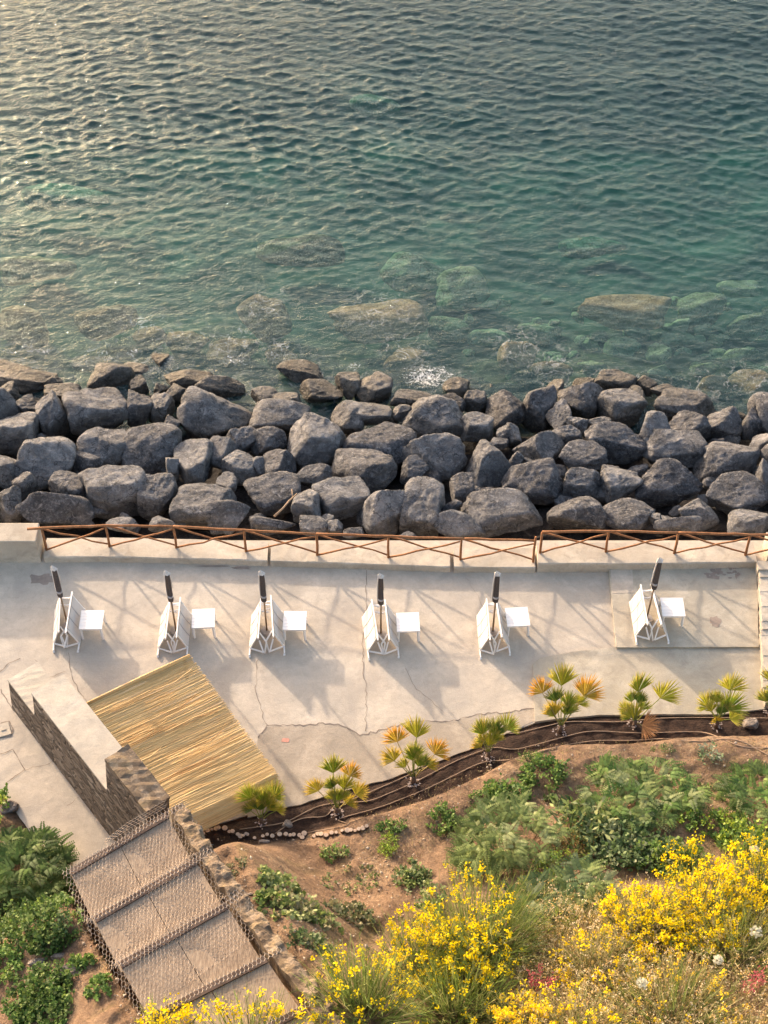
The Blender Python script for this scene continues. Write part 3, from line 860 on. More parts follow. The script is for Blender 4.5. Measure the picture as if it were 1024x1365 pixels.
# ------------------------------------------------------------------ sea bed and submerged stones
xs = np.arange(-45, 45, 0.25); ys = np.arange(31.0, 75, 0.25)
X_, Y_ = np.meshgrid(xs, ys)
near = sstep(36.5, 32.5, Y_ + 1.6 * fbm(X_ * 0.4 + 5, Y_ * 0.4, 3))
Z_ = np.maximum(-3.15 - 0.24 * (Y_ - 31.5), -12) + 0.5 * fbm(X_ * 0.35, Y_ * 0.35, 4) + 0.45 * near * np.abs(fbm(X_ * 1.3, Y_ * 1.3, 3))
k = NT('sea_floor'); p = k.coord()
deep = k.ramp(k.noise(p, 0.35, 6, 0.65, 0.5), [(0.36, (0.035, 0.045, 0.04)), (0.5, (0.07, 0.085, 0.07)), (0.68, (0.15, 0.17, 0.13))])
shal = k.ramp(k.noise(p, 1.6, 6, 0.7, 0.5), [(0.34, (0.035, 0.035, 0.025)), (0.52, (0.09, 0.085, 0.055)), (0.70, (0.19, 0.16, 0.10))])
k.col(k.mix(k.attr('near'), deep, shal))
tag(grid_obj('sea_bed', np.stack([X_, Y_, Z_], -1), k.m, {'near': near}), kind='structure')
SUBM = [
 (505, 428, 136, 62, 'block', 'brownrock', -2.85, 'large square brown'), (832, 416, 128, 50, 'slab', 'brownrock', -3.1, 'long brown oval'),
 (352, 425, 74, 66, 'facet', 'brownrock', -2.85, 'jagged brown'), (25, 436, 80, 62, 'facet', 'brownrock', -3.0, 'dark brown'),
 (142, 430, 84, 50, 'facet', 'brownrock', -3.15, 'brown rounded'), (400, 335, 120, 44, 'facet', 'brownrock', -4.0, 'dim brown'),
 (250, 460, 60, 40, 'facet', 'brownrock', -2.7, 'ochre wet'), (375, 478, 44, 30, 'wedge', 'brownrock', -2.55, 'yellow-topped'),
 (310, 470, 70, 40, 'facet', 'brownrock', -2.75, 'brown low'), (540, 480, 60, 36, 'facet', 'brownrock', -2.7, 'red-brown foamy'),
 (690, 475, 56, 40, 'facet', 'brownrock', -2.75, 'red-brown'), (735, 496, 60, 30, 'facet', 'brownrock', -2.65, 'brown shore'),
 (948, 520, 52, 40, 'facet', 'brownrock', -2.55, 'brown wet'), (1000, 516, 66, 50, 'facet', 'brownrock', -2.55, 'large brown wet'),
 (85, 262, 120, 40, 'facet', 'seastone', -4.6, 'dim olive'), (50, 360, 110, 40, 'facet', 'brownrock', -3.9, 'dim brown'),
 (550, 362, 90, 56, 'facet', 'seastone', -3.7, 'pale green'), (617, 385, 74, 60, 'facet', 'seastone', -3.5, 'olive green'),
 (985, 385, 62, 24, 'slab', 'seastone', -3.4, 'bright green'), (935, 415, 70, 52, 'facet', 'seastone', -3.5, 'pale green'),
 (1000, 434, 64, 36, 'facet', 'seastone', -3.4, 'green'), (830, 464, 50, 34, 'facet', 'seastone', -3.4, 'pale green'),
 (878, 470, 36, 30, 'facet', 'seastone', -3.3, 'small green'), (905, 452, 56, 24, 'slab', 'seastone', -3.4, 'flat green'),
 (980, 476, 38, 24, 'facet', 'seastone', -3.2, 'small pale'), (905, 435, 30, 22, 'facet', 'seastone', -3.4, 'small olive'),
 (790, 490, 40, 20, 'facet', 'seastone', -3.1, 'low green'), (600, 440, 60, 40, 'facet', 'seastone', -3.6, 'blurred green'),
 (650, 452, 60, 30, 'facet', 'seastone', -3.6, 'blurred olive'), (720, 445, 60, 34, 'facet', 'seastone', -3.7, 'faint green'),
 (500, 140, 70, 30, 'facet', 'seastone', -4.3, 'faint bright green'), (880, 495, 34, 18, 'facet', 'seastone', -3.1, 'tiny green'),
 (940, 492, 40, 18, 'facet', 'seastone', -3.0, 'low olive'), (850, 440, 34, 22, 'facet', 'seastone', -3.4, 'grey-green'),
 (200, 452, 50, 36, 'facet', 'brownrock', -2.9, 'shaded brown'), (790, 330, 90, 30, 'facet', 'seastone', -4.6, 'deep olive'),
]
def sub_place(u):
    return 'leftmost part' if u < 200 else 'left part' if u < 400 else 'middle' if u < 640 else 'right part' if u < 840 else 'rightmost part'
for i, (u, v, w, h, style, m, z, desc) in enumerate(SUBM):
    seed += 1
    P = at_z(u, v, z)
    where = 'close to the rocks' if v > 455 else 'a little offshore' if v > 395 else 'farther offshore'
    make_rock('submerged_boulder', f'{desc} boulder under water {where}, {sub_place(u)} of the view', 'boulder', P, w, h, style, M[m], seed, 'boulders under the water', lo=True, ztop=(u, v, z))
    if m == 'brownrock' and z > -3.0: SHORE.append((P[0], P[1], w / 60))
for i in range(70):                              # small cobbles between them on the right
    u, v = rnd.uniform(600, 1040), rnd.uniform(400, 505)
    seed += 1
    make_rock('sea_cobble', 'small green cobble lying on the sea bed among larger stones', 'stone', at_z(u, v, -3.55), rnd.uniform(14, 30), rnd.uniform(10, 20), 'round', M['seastone'], seed, 'cobbles on the sea bed', lo=True)

# ------------------------------------------------------------------ the sea
SPX = 0.052
xs = np.arange(-22, 22.01, SPX); ys = np.arange(29.4, 60, SPX)
X_, Y_ = np.meshgrid(xs, ys)
H = np.zeros_like(X_); DX = np.zeros_like(X_); DY = np.zeros_like(X_)
wr = np.random.default_rng(3)
for i in range(130):
    big = i < 16
    lam = wr.uniform(1.6, 4.5) if big else 0.20 * (0.75 / 0.20) ** wr.random()
    kx = 2 * math.pi / lam
    th = R(-104) + wr.normal(scale=0.35 if big else 0.5)      # travel direction: towards the shore, a little from the right
    A = (0.009 if big else 0.022) * wr.uniform(0.5, 1.3) / kx
    ph = wr.random() * 6.283
    g = np.clip(0.15 + 1.5 * (vnoise(X_ / (lam * 2.6) + 13.7 * i, Y_ / (lam * 2.0) + 7.3 * i) + 0.5), 0, 2)   # each train comes in groups
    arg = kx * (X_ * math.cos(th) + Y_ * math.sin(th)) + ph
    H += A * g * np.cos(arg)
    DX -= 0.95 * A * g * math.cos(th) * np.sin(arg); DY -= 0.95 * A * g * math.sin(th) * np.sin(arg)
edge_f = sstep(0, 2.5, np.minimum(np.minimum(X_ + 22, float(xs[-1]) - X_), 60 - Y_))
calm = 0.55 + 0.55 * sstep(31.0, 42, Y_)
rel = fbm(X_ * 0.12 + 2, Y_ * 0.12, 3)
H, DX, DY = [a * edge_f * calm * (1 + 0.8 * rel) for a in (H, DX, DY)]
shore = np.zeros_like(X_)
for x, y, w in SHORE:
    d = np.hypot((X_ - x) / (w * 0.5 + 0.65), (Y_ - y - 0.15) / (w * 0.4 + 0.6))
    shore = np.maximum(shore, np.clip(1.0 - d * 0.85, 0, 1))
splash = 0.8 * np.exp(-(((X_ - at_z(572, 505, SEA)[0]) / 1.1) ** 2 + ((Y_ - at_z(572, 505, SEA)[1] - 0.1) / 0.75) ** 2))
for (u, v, a, b_) in ((310, 480, 0.9, 0.4), (470, 490, 0.5, 0.4), (60, 468, 0.9, 0.3), (180, 468, 0.5, 0.25)):
    q = at_z(u, v, SEA)
    splash = np.maximum(splash, 0.62 * np.exp(-(((X_ - q[0]) / a) ** 2 + ((Y_ - q[1]) / b_) ** 2)))
splash = np.maximum(splash, 0.36 * shore ** 1.3)
k = NT('sea_water')
k.t.nodes.remove(k.b)
p = k.coord()
mp = k.n('ShaderNodeMapping'); mp.inputs['Scale'].default_value = (1.0, 1.7, 1.0); mp.inputs['Rotation'].default_value = (0, 0, R(-12)); k.l(p, mp.inputs['Vector'])
nb = k.bump(k.noise(mp.outputs[0], 7.0, 5, 0.62, 0.6), 0.5, 0.03, k.bump(k.noise(mp.outputs[0], 3.0, 5, 0.6, 0.6), 0.6, 0.07))
gl = k.n('ShaderNodeBsdfGlossy'); gl.inputs['Roughness'].default_value = 0.05; gl.inputs['Color'].default_value = (0.86, 0.96, 1.0, 1); k.l(nb, gl.inputs['Normal'])  # blue put into the gloss colour to cool the warm sky reflection
tr = k.n('ShaderNodeBsdfTransparent'); tr.inputs['Color'].default_value = (0.93, 0.98, 0.96, 1)
df = k.n('ShaderNodeBsdfDiffuse'); df.inputs['Color'].default_value = (0.028, 0.068, 0.068, 1)
m1 = k.n('ShaderNodeMixShader'); m1.inputs[0].default_value = 0.42
k.l(tr.outputs[0], m1.inputs[1]); k.l(df.outputs[0], m1.inputs[2])
fr = k.n('ShaderNodeFresnel'); fr.inputs['IOR'].default_value = 1.34; k.l(nb, fr.inputs['Normal'])
m2 = k.n('ShaderNodeMixShader')
gm_ = k.n('ShaderNodeNewGeometry'); k.l(k.math('MULTIPLY', fr.outputs[0], k.math('SUBTRACT', 1.0, gm_.outputs['Backfacing'])), m2.inputs[0]); k.l(m1.outputs[0], m2.inputs[1]); k.l(gl.outputs[0], m2.inputs[2])
# foam where the swell breaks on the rocks
fn = k.noise(p, 1.7, 3, 0.55, 1.6)
fv = k.vor(p, 6.0, 'DISTANCE_TO_EDGE')
lace = k.ramp(k.math('ABSOLUTE', k.math('SUBTRACT', fn, 0.5)), [(0.0, 1.0), (0.022, 0.0)])
foam_a = k.math('MULTIPLY', lace, k.ramp(k.attr('shore'), [(0.15, 0.0), (0.8, 0.32)]))
foam_b = k.ramp(k.math('ADD', k.attr('splash'), k.math('MULTIPLY', k.math('SUBTRACT', k.noise(p, 9, 6, 0.75, 1.5), 0.5), 2.2)), [(0.62, 0.0), (1.0, 0.85)])
foam = k.math('MINIMUM', k.math('MAXIMUM', foam_a, foam_b), 0.9)
fd = k.n('ShaderNodeBsdfDiffuse'); fd.inputs['Color'].default_value = (0.74, 0.74, 0.72, 1)
m3 = k.n('ShaderNodeMixShader'); k.l(foam, m3.inputs[0]); k.l(m2.outputs[0], m3.inputs[1]); k.l(fd.outputs[0], m3.inputs[2])
k.l(m3.outputs[0], k.out.inputs['Surface'])
va = k.n('ShaderNodeVolumeAbsorption'); va.inputs['Color'].default_value = (0.25, 0.80, 0.76, 1); va.inputs['Density'].default_value = 0.20
k.l(va.outputs[0], k.out.inputs['Volume'])
M['water'] = k.m
tag(grid_obj('sea', np.stack([X_ + DX, Y_ + DY, SEA + H], -1), M['water'], {'shore': shore, 'splash': splash}), kind='structure')
# open sea around the near water, out to the horizon
b = MB()
ox = [-3000, -27, 27, 3000]; oy = [29.4, 60 - SPX * 0, 3000]
ymax = float(ys[-1])
b.add([(-3000, 29.4, SEA), (-22, 29.4, SEA), (-22, ymax, SEA), (-3000, ymax, SEA)], [(0, 1, 2, 3)])
xm = float(xs[-1]); b.add([(xm, 29.4, SEA), (3000, 29.4, SEA), (3000, ymax, SEA), (xm, ymax, SEA)], [(0, 1, 2, 3)])
b.add([(-3000, ymax, SEA), (3000, ymax, SEA), (3000, 5000, SEA), (-3000, 5000, SEA)], [(0, 1, 2, 3)])
tag(b.build('open_sea', M['water']), kind='structure')
b = MB(); b.add([(-3000, 20, -14), (3000, 20, -14), (3000, 5000, -14), (-3000, 5000, -14)], [(0, 1, 2, 3)])
tag(b.build('deep_sea_bed', mat_flat('deep_floor', (0.03, 0.05, 0.045), 1.0)), kind='structure')

# ------------------------------------------------------------------ deck chairs, parasols, tables
def make_chair():
    """folded deck chair standing on its long side, leaning in to the parasol; built as the right-hand one"""
    t = thing('deck_chair', 'folded chair', 'deck chair', (0, 0, 0))
    top, bot = np.array([0.13, 0, 0.56]), np.array([0.37, 0, 0.035])
    Yv = np.array([0, 1.0, 0])
    n = np.array([0.56 - 0.035, 0, 0.37 - 0.13]); n /= np.linalg.norm(n)
    b = MB(); b.bar(top - Yv * 0.62, top + Yv * 0.56, 0.034, 0.05); b.build('rail', M['white'], t)
    b = MB(); b.bar(bot - Yv * 0.70, bot + Yv * 0.50, 0.034, 0.05); b.build('rail', M['white'], t)
    for y in (-0.50, 0.47):
        b = MB(); b.bar(top + Yv * y, bot + Yv * y, 0.03, 0.03); b.build('crossbar', M['white'], t)
    # canvas in three panels with seams
    cv = MB()
    ny, nx = 14, 7
    V = []
    for i in range(ny):
        y = -0.48 + 0.93 * i / (ny - 1)
        for j in range(nx):
            s = j / (nx - 1)
            sag = 0.018 * math.sin(math.pi * s) - 0.01
            V.append(top + (bot - top) * (0.02 + 0.96 * s) + Yv * y + n * (0.022 - sag))
    V2 = [v - n * 0.008 for v in V]
    F = [(i * nx + j, i * nx + j + 1, (i + 1) * nx + j + 1, (i + 1) * nx + j) for i in range(ny - 1) for j in range(nx - 1)]
    m_ = len(V)
    cv.add(V + V2, F + [tuple(m_ + q for q in f[::-1]) for f in F])
    can = cv.build('canvas', M['canvas'], t, None, True)
    for y in (-0.17, 0.15):
        sm = MB()
        for j in range(nx - 1):
            pass
        P = [top + (bot - top) * (0.03 + 0.94 * s) + Yv * y + n * (0.026 - 0.018 * math.sin(math.pi * s) + 0.01) for s in np.linspace(0, 1, 6)]
        for a, c_ in zip(P[:-1], P[1:]): sm.bar(a, c_, 0.02, 0.006)
        sm.build('seam', M['seam'], can)
    # folded-out leg frame on the inner side
    b = MB()
    for (a, c_) in (((0.11, -0.40, 0.50), (-0.06, -0.52, 0.30)), ((-0.06, -0.52, 0.30), (0.0, -0.62, 0.02)), ((0.34, -0.52, 0.06), (0.02, -0.66, 0.10)), ((0.02, -0.66, 0.10), (0.12, -0.50, 0.34))):
        b.bar(a, c_, 0.03, 0.03)
    b.build('leg_frame', M['white'], t)
    b = MB(); b.bar((0.12, 0.44, 0.50), (-0.10, 0.42, 0.50), 0.028); b.build('stretcher', M['white'], t)
    b = MB(); b.bar((0.14, 0.28, 0.46), (-0.08, 0.27, 0.42), 0.026); b.build('stretcher', M['white'], t)
    b = MB(); b.bar(bot + Yv * -0.70, bot + np.array([-0.01, -0.74, -0.028]), 0.045, 0.05); b.build('foot', M['white'], t)
    return t
def make_parasol():
    t = thing('parasol', 'parasol', 'parasol', (0, 0, 0))
    b = MB(); b.tube([(0, 0, 0), (0, 0, 1.1), (0, 0, 2.12)], [0.021, 0.021, 0.019], 8); b.build('pole', M['pole'], t, None, True)
    b = MB(); b.tube([(0, 0, 0.0), (0, 0, 0.05), (0, 0, 0.06)], [0.13, 0.13, 0.04], 12); b.build('base', M['seam'], t)
    c_ = MB()
    n, prof = 24, [(1.10, 0.025), (1.13, 0.048), (1.2, 0.056), (1.38, 0.055), (1.6, 0.052), (1.85, 0.048), (2.0, 0.044), (2.08, 0.022)]
    V = []
    for i, (z, r) in enumerate(prof):
        for j in range(n):
            a = 2 * math.pi * j / n
            rr = r * (1.12 if j % 2 else 0.80) * (1 + 0.06 * math.sin(3 * a + z * 4))
            V.append((rr * math.cos(a + z * 0.25), rr * math.sin(a + z * 0.25), z))
    F = [(i * n + j, i * n + (j + 1) % n, (i + 1) * n + (j + 1) % n, (i + 1) * n + j) for i in range(len(prof) - 1) for j in range(n)]
    F += [tuple(range(n - 1, -1, -1)), tuple((len(prof) - 1) * n + j for j in range(n))]
    c_.add(V, F)
    can = c_.build('canopy', M['umbrella'], t)
    b = MB(); b.tube([(0, 0, 1.27), (0, 0, 1.30), (0, 0, 1.33)], [0.061, 0.064, 0.061], 12); b.build('tie', M['seam'], can, None, True)
    # pale valance edge rolled along the sun side, and the pale vent flap at the top
    b = MB()
    b.tube([(-0.060, 0.03, 1.10), (-0.068, 0.035, 1.3), (-0.064, 0.035, 1.65), (-0.055, 0.03, 1.95), (-0.04, 0.02, 2.12)], [0.010, 0.017, 0.019, 0.018, 0.024], 6)
    b.tube([(0.065, 0.03, 1.55), (0.06, 0.035, 1.8), (0.05, 0.03, 2.05)], [0.006, 0.012, 0.015], 6)
    b.build('valance', M['canvas'], t, None, True)
    b = MB()
    V = [(-0.085, 0.0, 2.04), (0.02, -0.06, 2.07), (0.085, 0.03, 2.05), (0.0, 0.08, 2.06), (-0.03, 0.02, 2.19)]
    b.add(V, [(0, 1, 4), (1, 2, 4), (2, 3, 4), (3, 0, 4), (3, 2, 1, 0)])
    b.build('cap', M['canvas'], t)
    return t
def make_table():
    t = thing('side_table', 'table', 'side table', (0, 0, 0))
    for i in range(5):
        pass
    b = MB()
    for i in range(6):
        b.box((0, -0.2125 + 0.085 * i, 0.405), (0.50, 0.081, 0.022))
    b.build('table_top', M['white'], t)
    b = MB()
    for y in (-0.225, 0.225): b.box((0, y, 0.37), (0.42, 0.022, 0.05))
    for x in (-0.225, 0.225): b.box((x, 0, 0.37), (0.022, 0.42, 0.05))
    b.build('apron', M['white'], t)
    for x in (-0.215, 0.215):
        for y in (-0.215, 0.215):
            b = MB(); b.bar((x * 1.04, y * 1.04, 0), (x, y, 0.393), 0.042, 0.042); b.build('leg', M['white'], t)
    return t
chair0, par0, tab0 = make_chair(), make_parasol(), make_table()
SETS = [  # base of the parasol in the photo, table top centre, turn of the left and right chair, lean of the parasol
 ((91, 836), (122, 826), 3, -3, (0.0, 0.0)), ((235, 842), (271, 824), -3, -2, (0.0, 0.0)), ((356, 842), (393, 827), 1, 4, (0.0, 0.0)),
 ((508, 846), (544, 829), 5, 3, (0.0, 0.0)), ((657, 843), (690, 822), 4, 2, (0.0, 0.0)), ((862, 826), (897, 809), 3, 5, (0.0, -0.02))]
WHICH = ['leftmost', 'second from left', 'third from left', 'third from right', 'second from right', 'rightmost']
NEAR = ['by the wall block', 'by the reed mat', 'near mid terrace', 'near mid terrace', 'left of the slabs', 'on the raised slab']
for i, (pb, tb, al, ar, lean) in enumerate(SETS):
    zf = 0.10 if i == 5 else 0.0
    q = at_z(*pb, zf)
    first = i == 0
    for side, ang in ((-1, al + rnd.uniform(-3, 3)), (1, ar + rnd.uniform(-3, 3))):
        c_ = chair0 if (first and side == -1) else copy_tree(chair0)
        c_.location = (q[0] + side * rnd.uniform(-0.01, 0.03), q[1] + rnd.uniform(-0.03, 0.03), zf)
        c_.rotation_euler = (0, 0, R(ang))
        c_.scale = (side * (0.80 + rnd.uniform(-0.08, 0.10)), 0.93 + rnd.uniform(-0.03, 0.03), 1 + rnd.uniform(-0.04, 0.06))
        tag(c_, f"white folded deck chair leaning {'left' if side < 0 else 'right'} of the {WHICH[i]} parasol, {NEAR[i]}", 'deck chair', 'folded deck chairs around the parasols')
    c_ = par0 if first else copy_tree(par0)
    c_.location = (q[0], q[1], zf); c_.rotation_euler = (R(-2 * lean[0] * 57 / 57), lean[1], R(37 * i))
    c_.rotation_mode = 'XYZ'
    c_.rotation_euler = (lean[0], -lean[1], R(3 * i))
    tag(c_, f'closed dark brown parasol with white cap, {WHICH[i]}, {NEAR[i]}', 'parasol', 'closed parasols on the terrace')
    c_ = tab0 if first else copy_tree(tab0)
    t_ = at_z(*tb, zf + 0.415)
    c_.location = (t_[0], t_[1], zf); c_.rotation_euler = (0, 0, R([0, 3, -1, 2, 4, 0][i]))
    tag(c_, f'small square white side table beside the {WHICH[i]} parasol, {NEAR[i]}', 'side table', 'white side tables by the deck chairs')

# ------------------------------------------------------------------ stone wall left of the reed mat
A0, B0 = np.array(XY(16, 944)), np.array(XY(146, 1114))
wd = (B0 - A0); WL = np.linalg.norm(wd); wd /= WL
wn_ = np.array([wd[1], -wd[0]])
if wn_[0] < 0: wn_ = -wn_
BAT = np.array([0.10, 0.0])                       # the wall leans in a little
def wall_pt(s, w, z): return (A0[0] + wd[0] * s + wn_[0] * w + BAT[0] * z, A0[1] + wd[1] * s + wn_[1] * w, z)
def s_at(u, v, z):
    p_ = np.array(XY(u, v, z)) - BAT * z; return float(np.dot(p_ - A0, wd))
def h_for(u, v, s):
    """height on the wall face at run s that shows at photo row v"""
    lo, hi = 0.0, 5.0
    for _ in range(40):
        m_ = (lo + hi) / 2
        P = np.array(wall_pt(s, 0, m_)) - C0
        vv = 682.5 - FPX * np.dot(P, UP) / np.dot(P, FW)
        if vv > v: lo = m_
        else: hi = m_
    return lo
h1 = h_for(14, 907, 0.02)
s1 = s_at(49, 924, 1.6); h2 = h_for(49, 924, s1); s1 = s_at(49, 924, h2); h2 = h_for(49, 924, s1)
s2 = s_at(148, 1012, 2.6); h3 = h_for(148, 1012, s2); s2 = s_at(148, 1012, h3); h3 = h_for(148, 1012, s2)
s_end = s_at(195, 1083, h3) - 0.02
print('wall', WL, h1, s1, h2, s2, h3)
wt = thing('stone_wall', 'stepped rubble stone wall with smooth cement tops beside the left path', 'stone wall', (A0[0], A0[1], 0), math.atan2(wd[1], wd[0]))
def wall_seg(name, sa, sb, w0, w1, z0, z1, m, jitter=0.0, nseg=1, z1b=None):
    """box in the wall's own frame: x along, y across (towards the mat is -y or +y)"""
    sy = 1 if (wn_[0] * -wd[1] + wn_[1] * wd[0]) > 0 else -1
    b = MB()
    n = max(1, nseg)
    nw = 4 if jitter else 1
    xs_ = np.linspace(sa, sb, n + 1); ws = np.linspace(w0, w1, nw + 1)
    zt = lambda x: z1 if z1b is None else z1 + (z1b - z1) * (x - sa) / (sb - sa)
    V = []; idx = {}
    for i, x in enumerate(xs_):
        for j, w in enumerate(ws):
            idx[i, j, 1] = len(V); V.append((x, sy * w, zt(x) + rnd.uniform(-jitter, jitter)))
            idx[i, j, 0] = len(V); V.append((x, sy * w, z0))
    F = []
    for i in range(n):
        for j in range(nw):
            F.append((idx[i, j, 1], idx[i + 1, j, 1], idx[i + 1, j + 1, 1], idx[i, j + 1, 1]))
        F.append((idx[i, 0, 0], idx[i + 1, 0, 0], idx[i + 1, 0, 1], idx[i, 0, 1]))
        F.append((idx[i, nw, 0], idx[i, nw, 1], idx[i + 1, nw, 1], idx[i + 1, nw, 0]))
    for i in (0, n):
        for j in range(nw):
            F.append((idx[i, j, 0], idx[i, j, 1], idx[i, j + 1, 1], idx[i, j + 1, 0]))
    b.add(V, F)
    bl = np.array([np.dot(BAT, wd), np.dot(BAT, [-wd[1], wd[0]])])
    for vv in b.v:
        vv[:, 0] += bl[0] * vv[:, 2]; vv[:, 1] += bl[1] * vv[:, 2]
    o = b.build(name, M[m], wt)
    bm = bmesh.new(); bm.from_mesh(o.data); bmesh.ops.recalc_face_normals(bm, faces=bm.faces); bm.to_mesh(o.data); bm.free()
    return o
TH = 0.70
wall_seg('masonry', 0, s1, 0, TH, -0.3, h1 - 0.05, 'stone')
wall_seg('cement_top', -0.012, s1 - 0.003, -0.012, TH + 0.012, h1 - 0.05, h1, 'cap', 0.003, 12)
wall_seg('masonry', s1, s2, 0, TH + 0.02, -0.3, h2 - 0.05, 'stone')
wall_seg('cement_top', s1 - 0.012, s2 - 0.003, -0.012, TH + 0.032, h2 - 0.05, h2, 'cap', 0.003, 16)
k = NT('rubble'); p = k.coord()
c_ = k.ramp(k.vor(p, 7, 'F1', 'Color'), [(0.2, (0.11, 0.082, 0.06)), (0.5, (0.19, 0.145, 0.105)), (0.85, (0.29, 0.235, 0.175))])
c_ = k.mix(k.ramp(k.noise(p, 13, 6, 0.75), [(0.42, 0.7), (0.62, 0.0)]), c_, (0.12, 0.09, 0.062))
k.col(k.mix(k.ramp(k.noise(p, 4, 4, 0.6), [(0.5, 0.0), (0.7, 0.5)]), c_, (0.30, 0.22, 0.11)))
k.nrm(k.bump(k.noise(p, 22, 6, 0.75), 0.8, 0.04)); M['rubble'] = k.m
wall_seg('masonry', s2, s_end, 0, 0.50, -0.3, h3 - 0.08, 'stone')
o = wall_seg('rubble_top', s2 - 0.01, s_end + 0.01, -0.01, 0.51, h3 - 0.08, h3, 'rubble', 0.022, 14)

# ------------------------------------------------------------------ reed mat roof beside the wall
RZS = (1.10, 0.80, 0.52, 0.85)
RC = [np.array(at_z(u, v, z_)) for (u, v), z_ in zip(((115, 941), (253, 876), (377, 1043), (246, 1108)), RZS)]
rt = thing('reed_canopy', 'wide sloping mat of golden reeds between the stone wall and the first palm', 'reed mat', (RC[0][0], RC[0][1], 0))
b = MB()
n = 560
for i in range(n):
    t = (i + rnd.uniform(-0.4, 0.4)) / (n - 1)
    if i > 480: t = 0.88 + 0.12 * (i - 480) / (n - 481)
    else: t = t * 0.88 / (480 / (n - 1))
    l = RC[0] + (RC[3] - RC[0]) * t; r_ = RC[1] + (RC[2] - RC[1]) * t
    # the last part curls down towards the bed
    dz = -0.05 * math.sin(t * math.pi) - 0.30 * max(0.0, (t - 0.93) / 0.07) ** 1.6
    shift = -0.04 * max(0.0, (t - 0.93) / 0.07)
    e0, e1 = rnd.uniform(-0.05, 0.02), rnd.uniform(-0.03, 0.06)
    d_ = r_ - l
    l2, r2 = l + d_ * e0 * 0.4, r_ + d_ * e1 * 0.35
    lift = rnd.uniform(-0.006, 0.010)
    skew = rnd.gauss(0, 0.014)
    P = []
    for q in range(7):
        u_ = q / 6
        pt = l2 + (r2 - l2) * u_
        und = 0.015 * math.sin(u_ * 5.5 + 1.0) + 0.008 * math.sin(t * 17 + u_ * 3)
        P.append(pt + np.array([0.0, skew * (u_ - 0.5) + rnd.uniform(-0.006, 0.006), lift + dz + und + rnd.uniform(-0.004, 0.004)]) + np.array([0.3 * shift, shift, 0]))
    tone = rnd.choice([(0.66, 0.48, 0.21), (0.72, 0.53, 0.25), (0.58, 0.39, 0.16), (0.78, 0.60, 0.31), (0.67, 0.49, 0.23), (0.46, 0.29, 0.12)])
    tone = (np.array(tone) * 0.5 + 0.5 * np.array((0.64, 0.44, 0.205))) * rnd.uniform(0.88, 1.1)
    b.tube(P, np.linspace(0.0078, 0.0055, 7) * rnd.uniform(0.8, 1.25), 5, 0, tone, False)
for i in range(26):                                # stray reeds lying over the mat
    t = rnd.uniform(0.02, 0.86); u0 = rnd.uniform(0, 0.6); u1 = u0 + rnd.uniform(0.25, 0.6)
    f = lambda t_, u_: (RC[0] + (RC[3] - RC[0]) * t_) * (1 - u_) + (RC[1] + (RC[2] - RC[1]) * t_) * u_ + np.array([0, 0, 0.045])
    b.tube([f(t, u0), f(t + rnd.uniform(-0.012, 0.012), (u0 + u1) / 2), f(t + rnd.uniform(-0.025, 0.025), min(u1, 1.0))], 0.009, 5, 0, np.array(rnd.choice([(0.36, 0.2, 0.08), (0.7, 0.5, 0.24), (0.5, 0.32, 0.13)])), False)
k = NT('reed'); tcol = k.attr('tint', 'Color'); p = k.coord()
k.col(k.mix(k.ramp(k.noise(p, 14, 4, 0.7), [(0.5, 0.0), (0.75, 0.35)]), tcol, (0.40, 0.24, 0.10)))
k.b.inputs['Roughness'].default_value = 0.55
M['reed'] = k.m
b.build('reed_mat', M['reed'], rt, (RC[0][0], RC[0][1], 0), True, True)
b = MB()                                           # thick front bundle
for i in range(9):
    a = 2 * math.pi * i / 9
    off = np.array([0, 0.03 * math.cos(a) + 0.02, 0.02 + 0.03 * math.sin(a)])
    b.tube([RC[0] + off, (RC[0] + RC[1]) / 2 + off + np.array([0, 0, 0.02]), RC[1] + off], 0.014, 5, 0, np.array((0.62, 0.42, 0.19)) * rnd.uniform(0.8, 1.15))
b.build('edge_bundle', M['reed'], rt, (RC[0][0], RC[0][1], 0), True, True)
for q in (RC[1], RC[2]):
    b = MB(); e = np.array([q[0] - 0.12, q[1] - 0.02, 0]) if q is RC[1] else np.array([q[0] - 0.2, q[1] + 0.2, 0])
    b.tube([e, np.array([e[0], e[1], q[2] - 0.05])], 0.045, 8); b.build('post', M['rail'], rt, (RC[0][0], RC[0][1], 0), True)
for tq in (0.08, 0.5, 0.86):
    l = RC[0] + (RC[3] - RC[0]) * tq; r_ = RC[1] + (RC[2] - RC[1]) * tq
    b = MB(); b.tube([l - np.array([0, 0, 0.10]), r_ - np.array([0.06, 0, 0.10])], 0.035, 8); b.build('beam', M['rail'], rt, (RC[0][0], RC[0][1], 0), True)

# ------------------------------------------------------------------ boarded steps with wire netting
k = NT('step_boards')
al = (SR[0] - SL[0])[:2]; ang = math.atan2(al[1], al[0])
p = k.coord(False, (9.0, 1.2, 1.0), (0, 0, -ang))
fine = k.coord(False, (30.0, 3.0, 1.0), (0, 0, -ang))
cc = k.ramp(k.noise(p, 3, 6, 0.7, 0.5), [(0.3, (0.26, 0.195, 0.135)), (0.55, (0.41, 0.315, 0.22)), (0.75, (0.52, 0.41, 0.295))])
cc = k.mix(k.ramp(k.noise(fine, 3, 4, 0.7), [(0.4, 0.6), (0.55, 0.0)]), cc, (0.15, 0.105, 0.075))
cc = k.mix(k.ramp(k.noise(k.coord(), 1.6, 5), [(0.45, 0.0), (0.7, 0.4)]), cc, (0.40, 0.32, 0.24))
k.col(cc); k.nrm(k.bump(k.noise(fine, 3, 5, 0.7), 0.5, 0.015))
M['boards'] = k.m
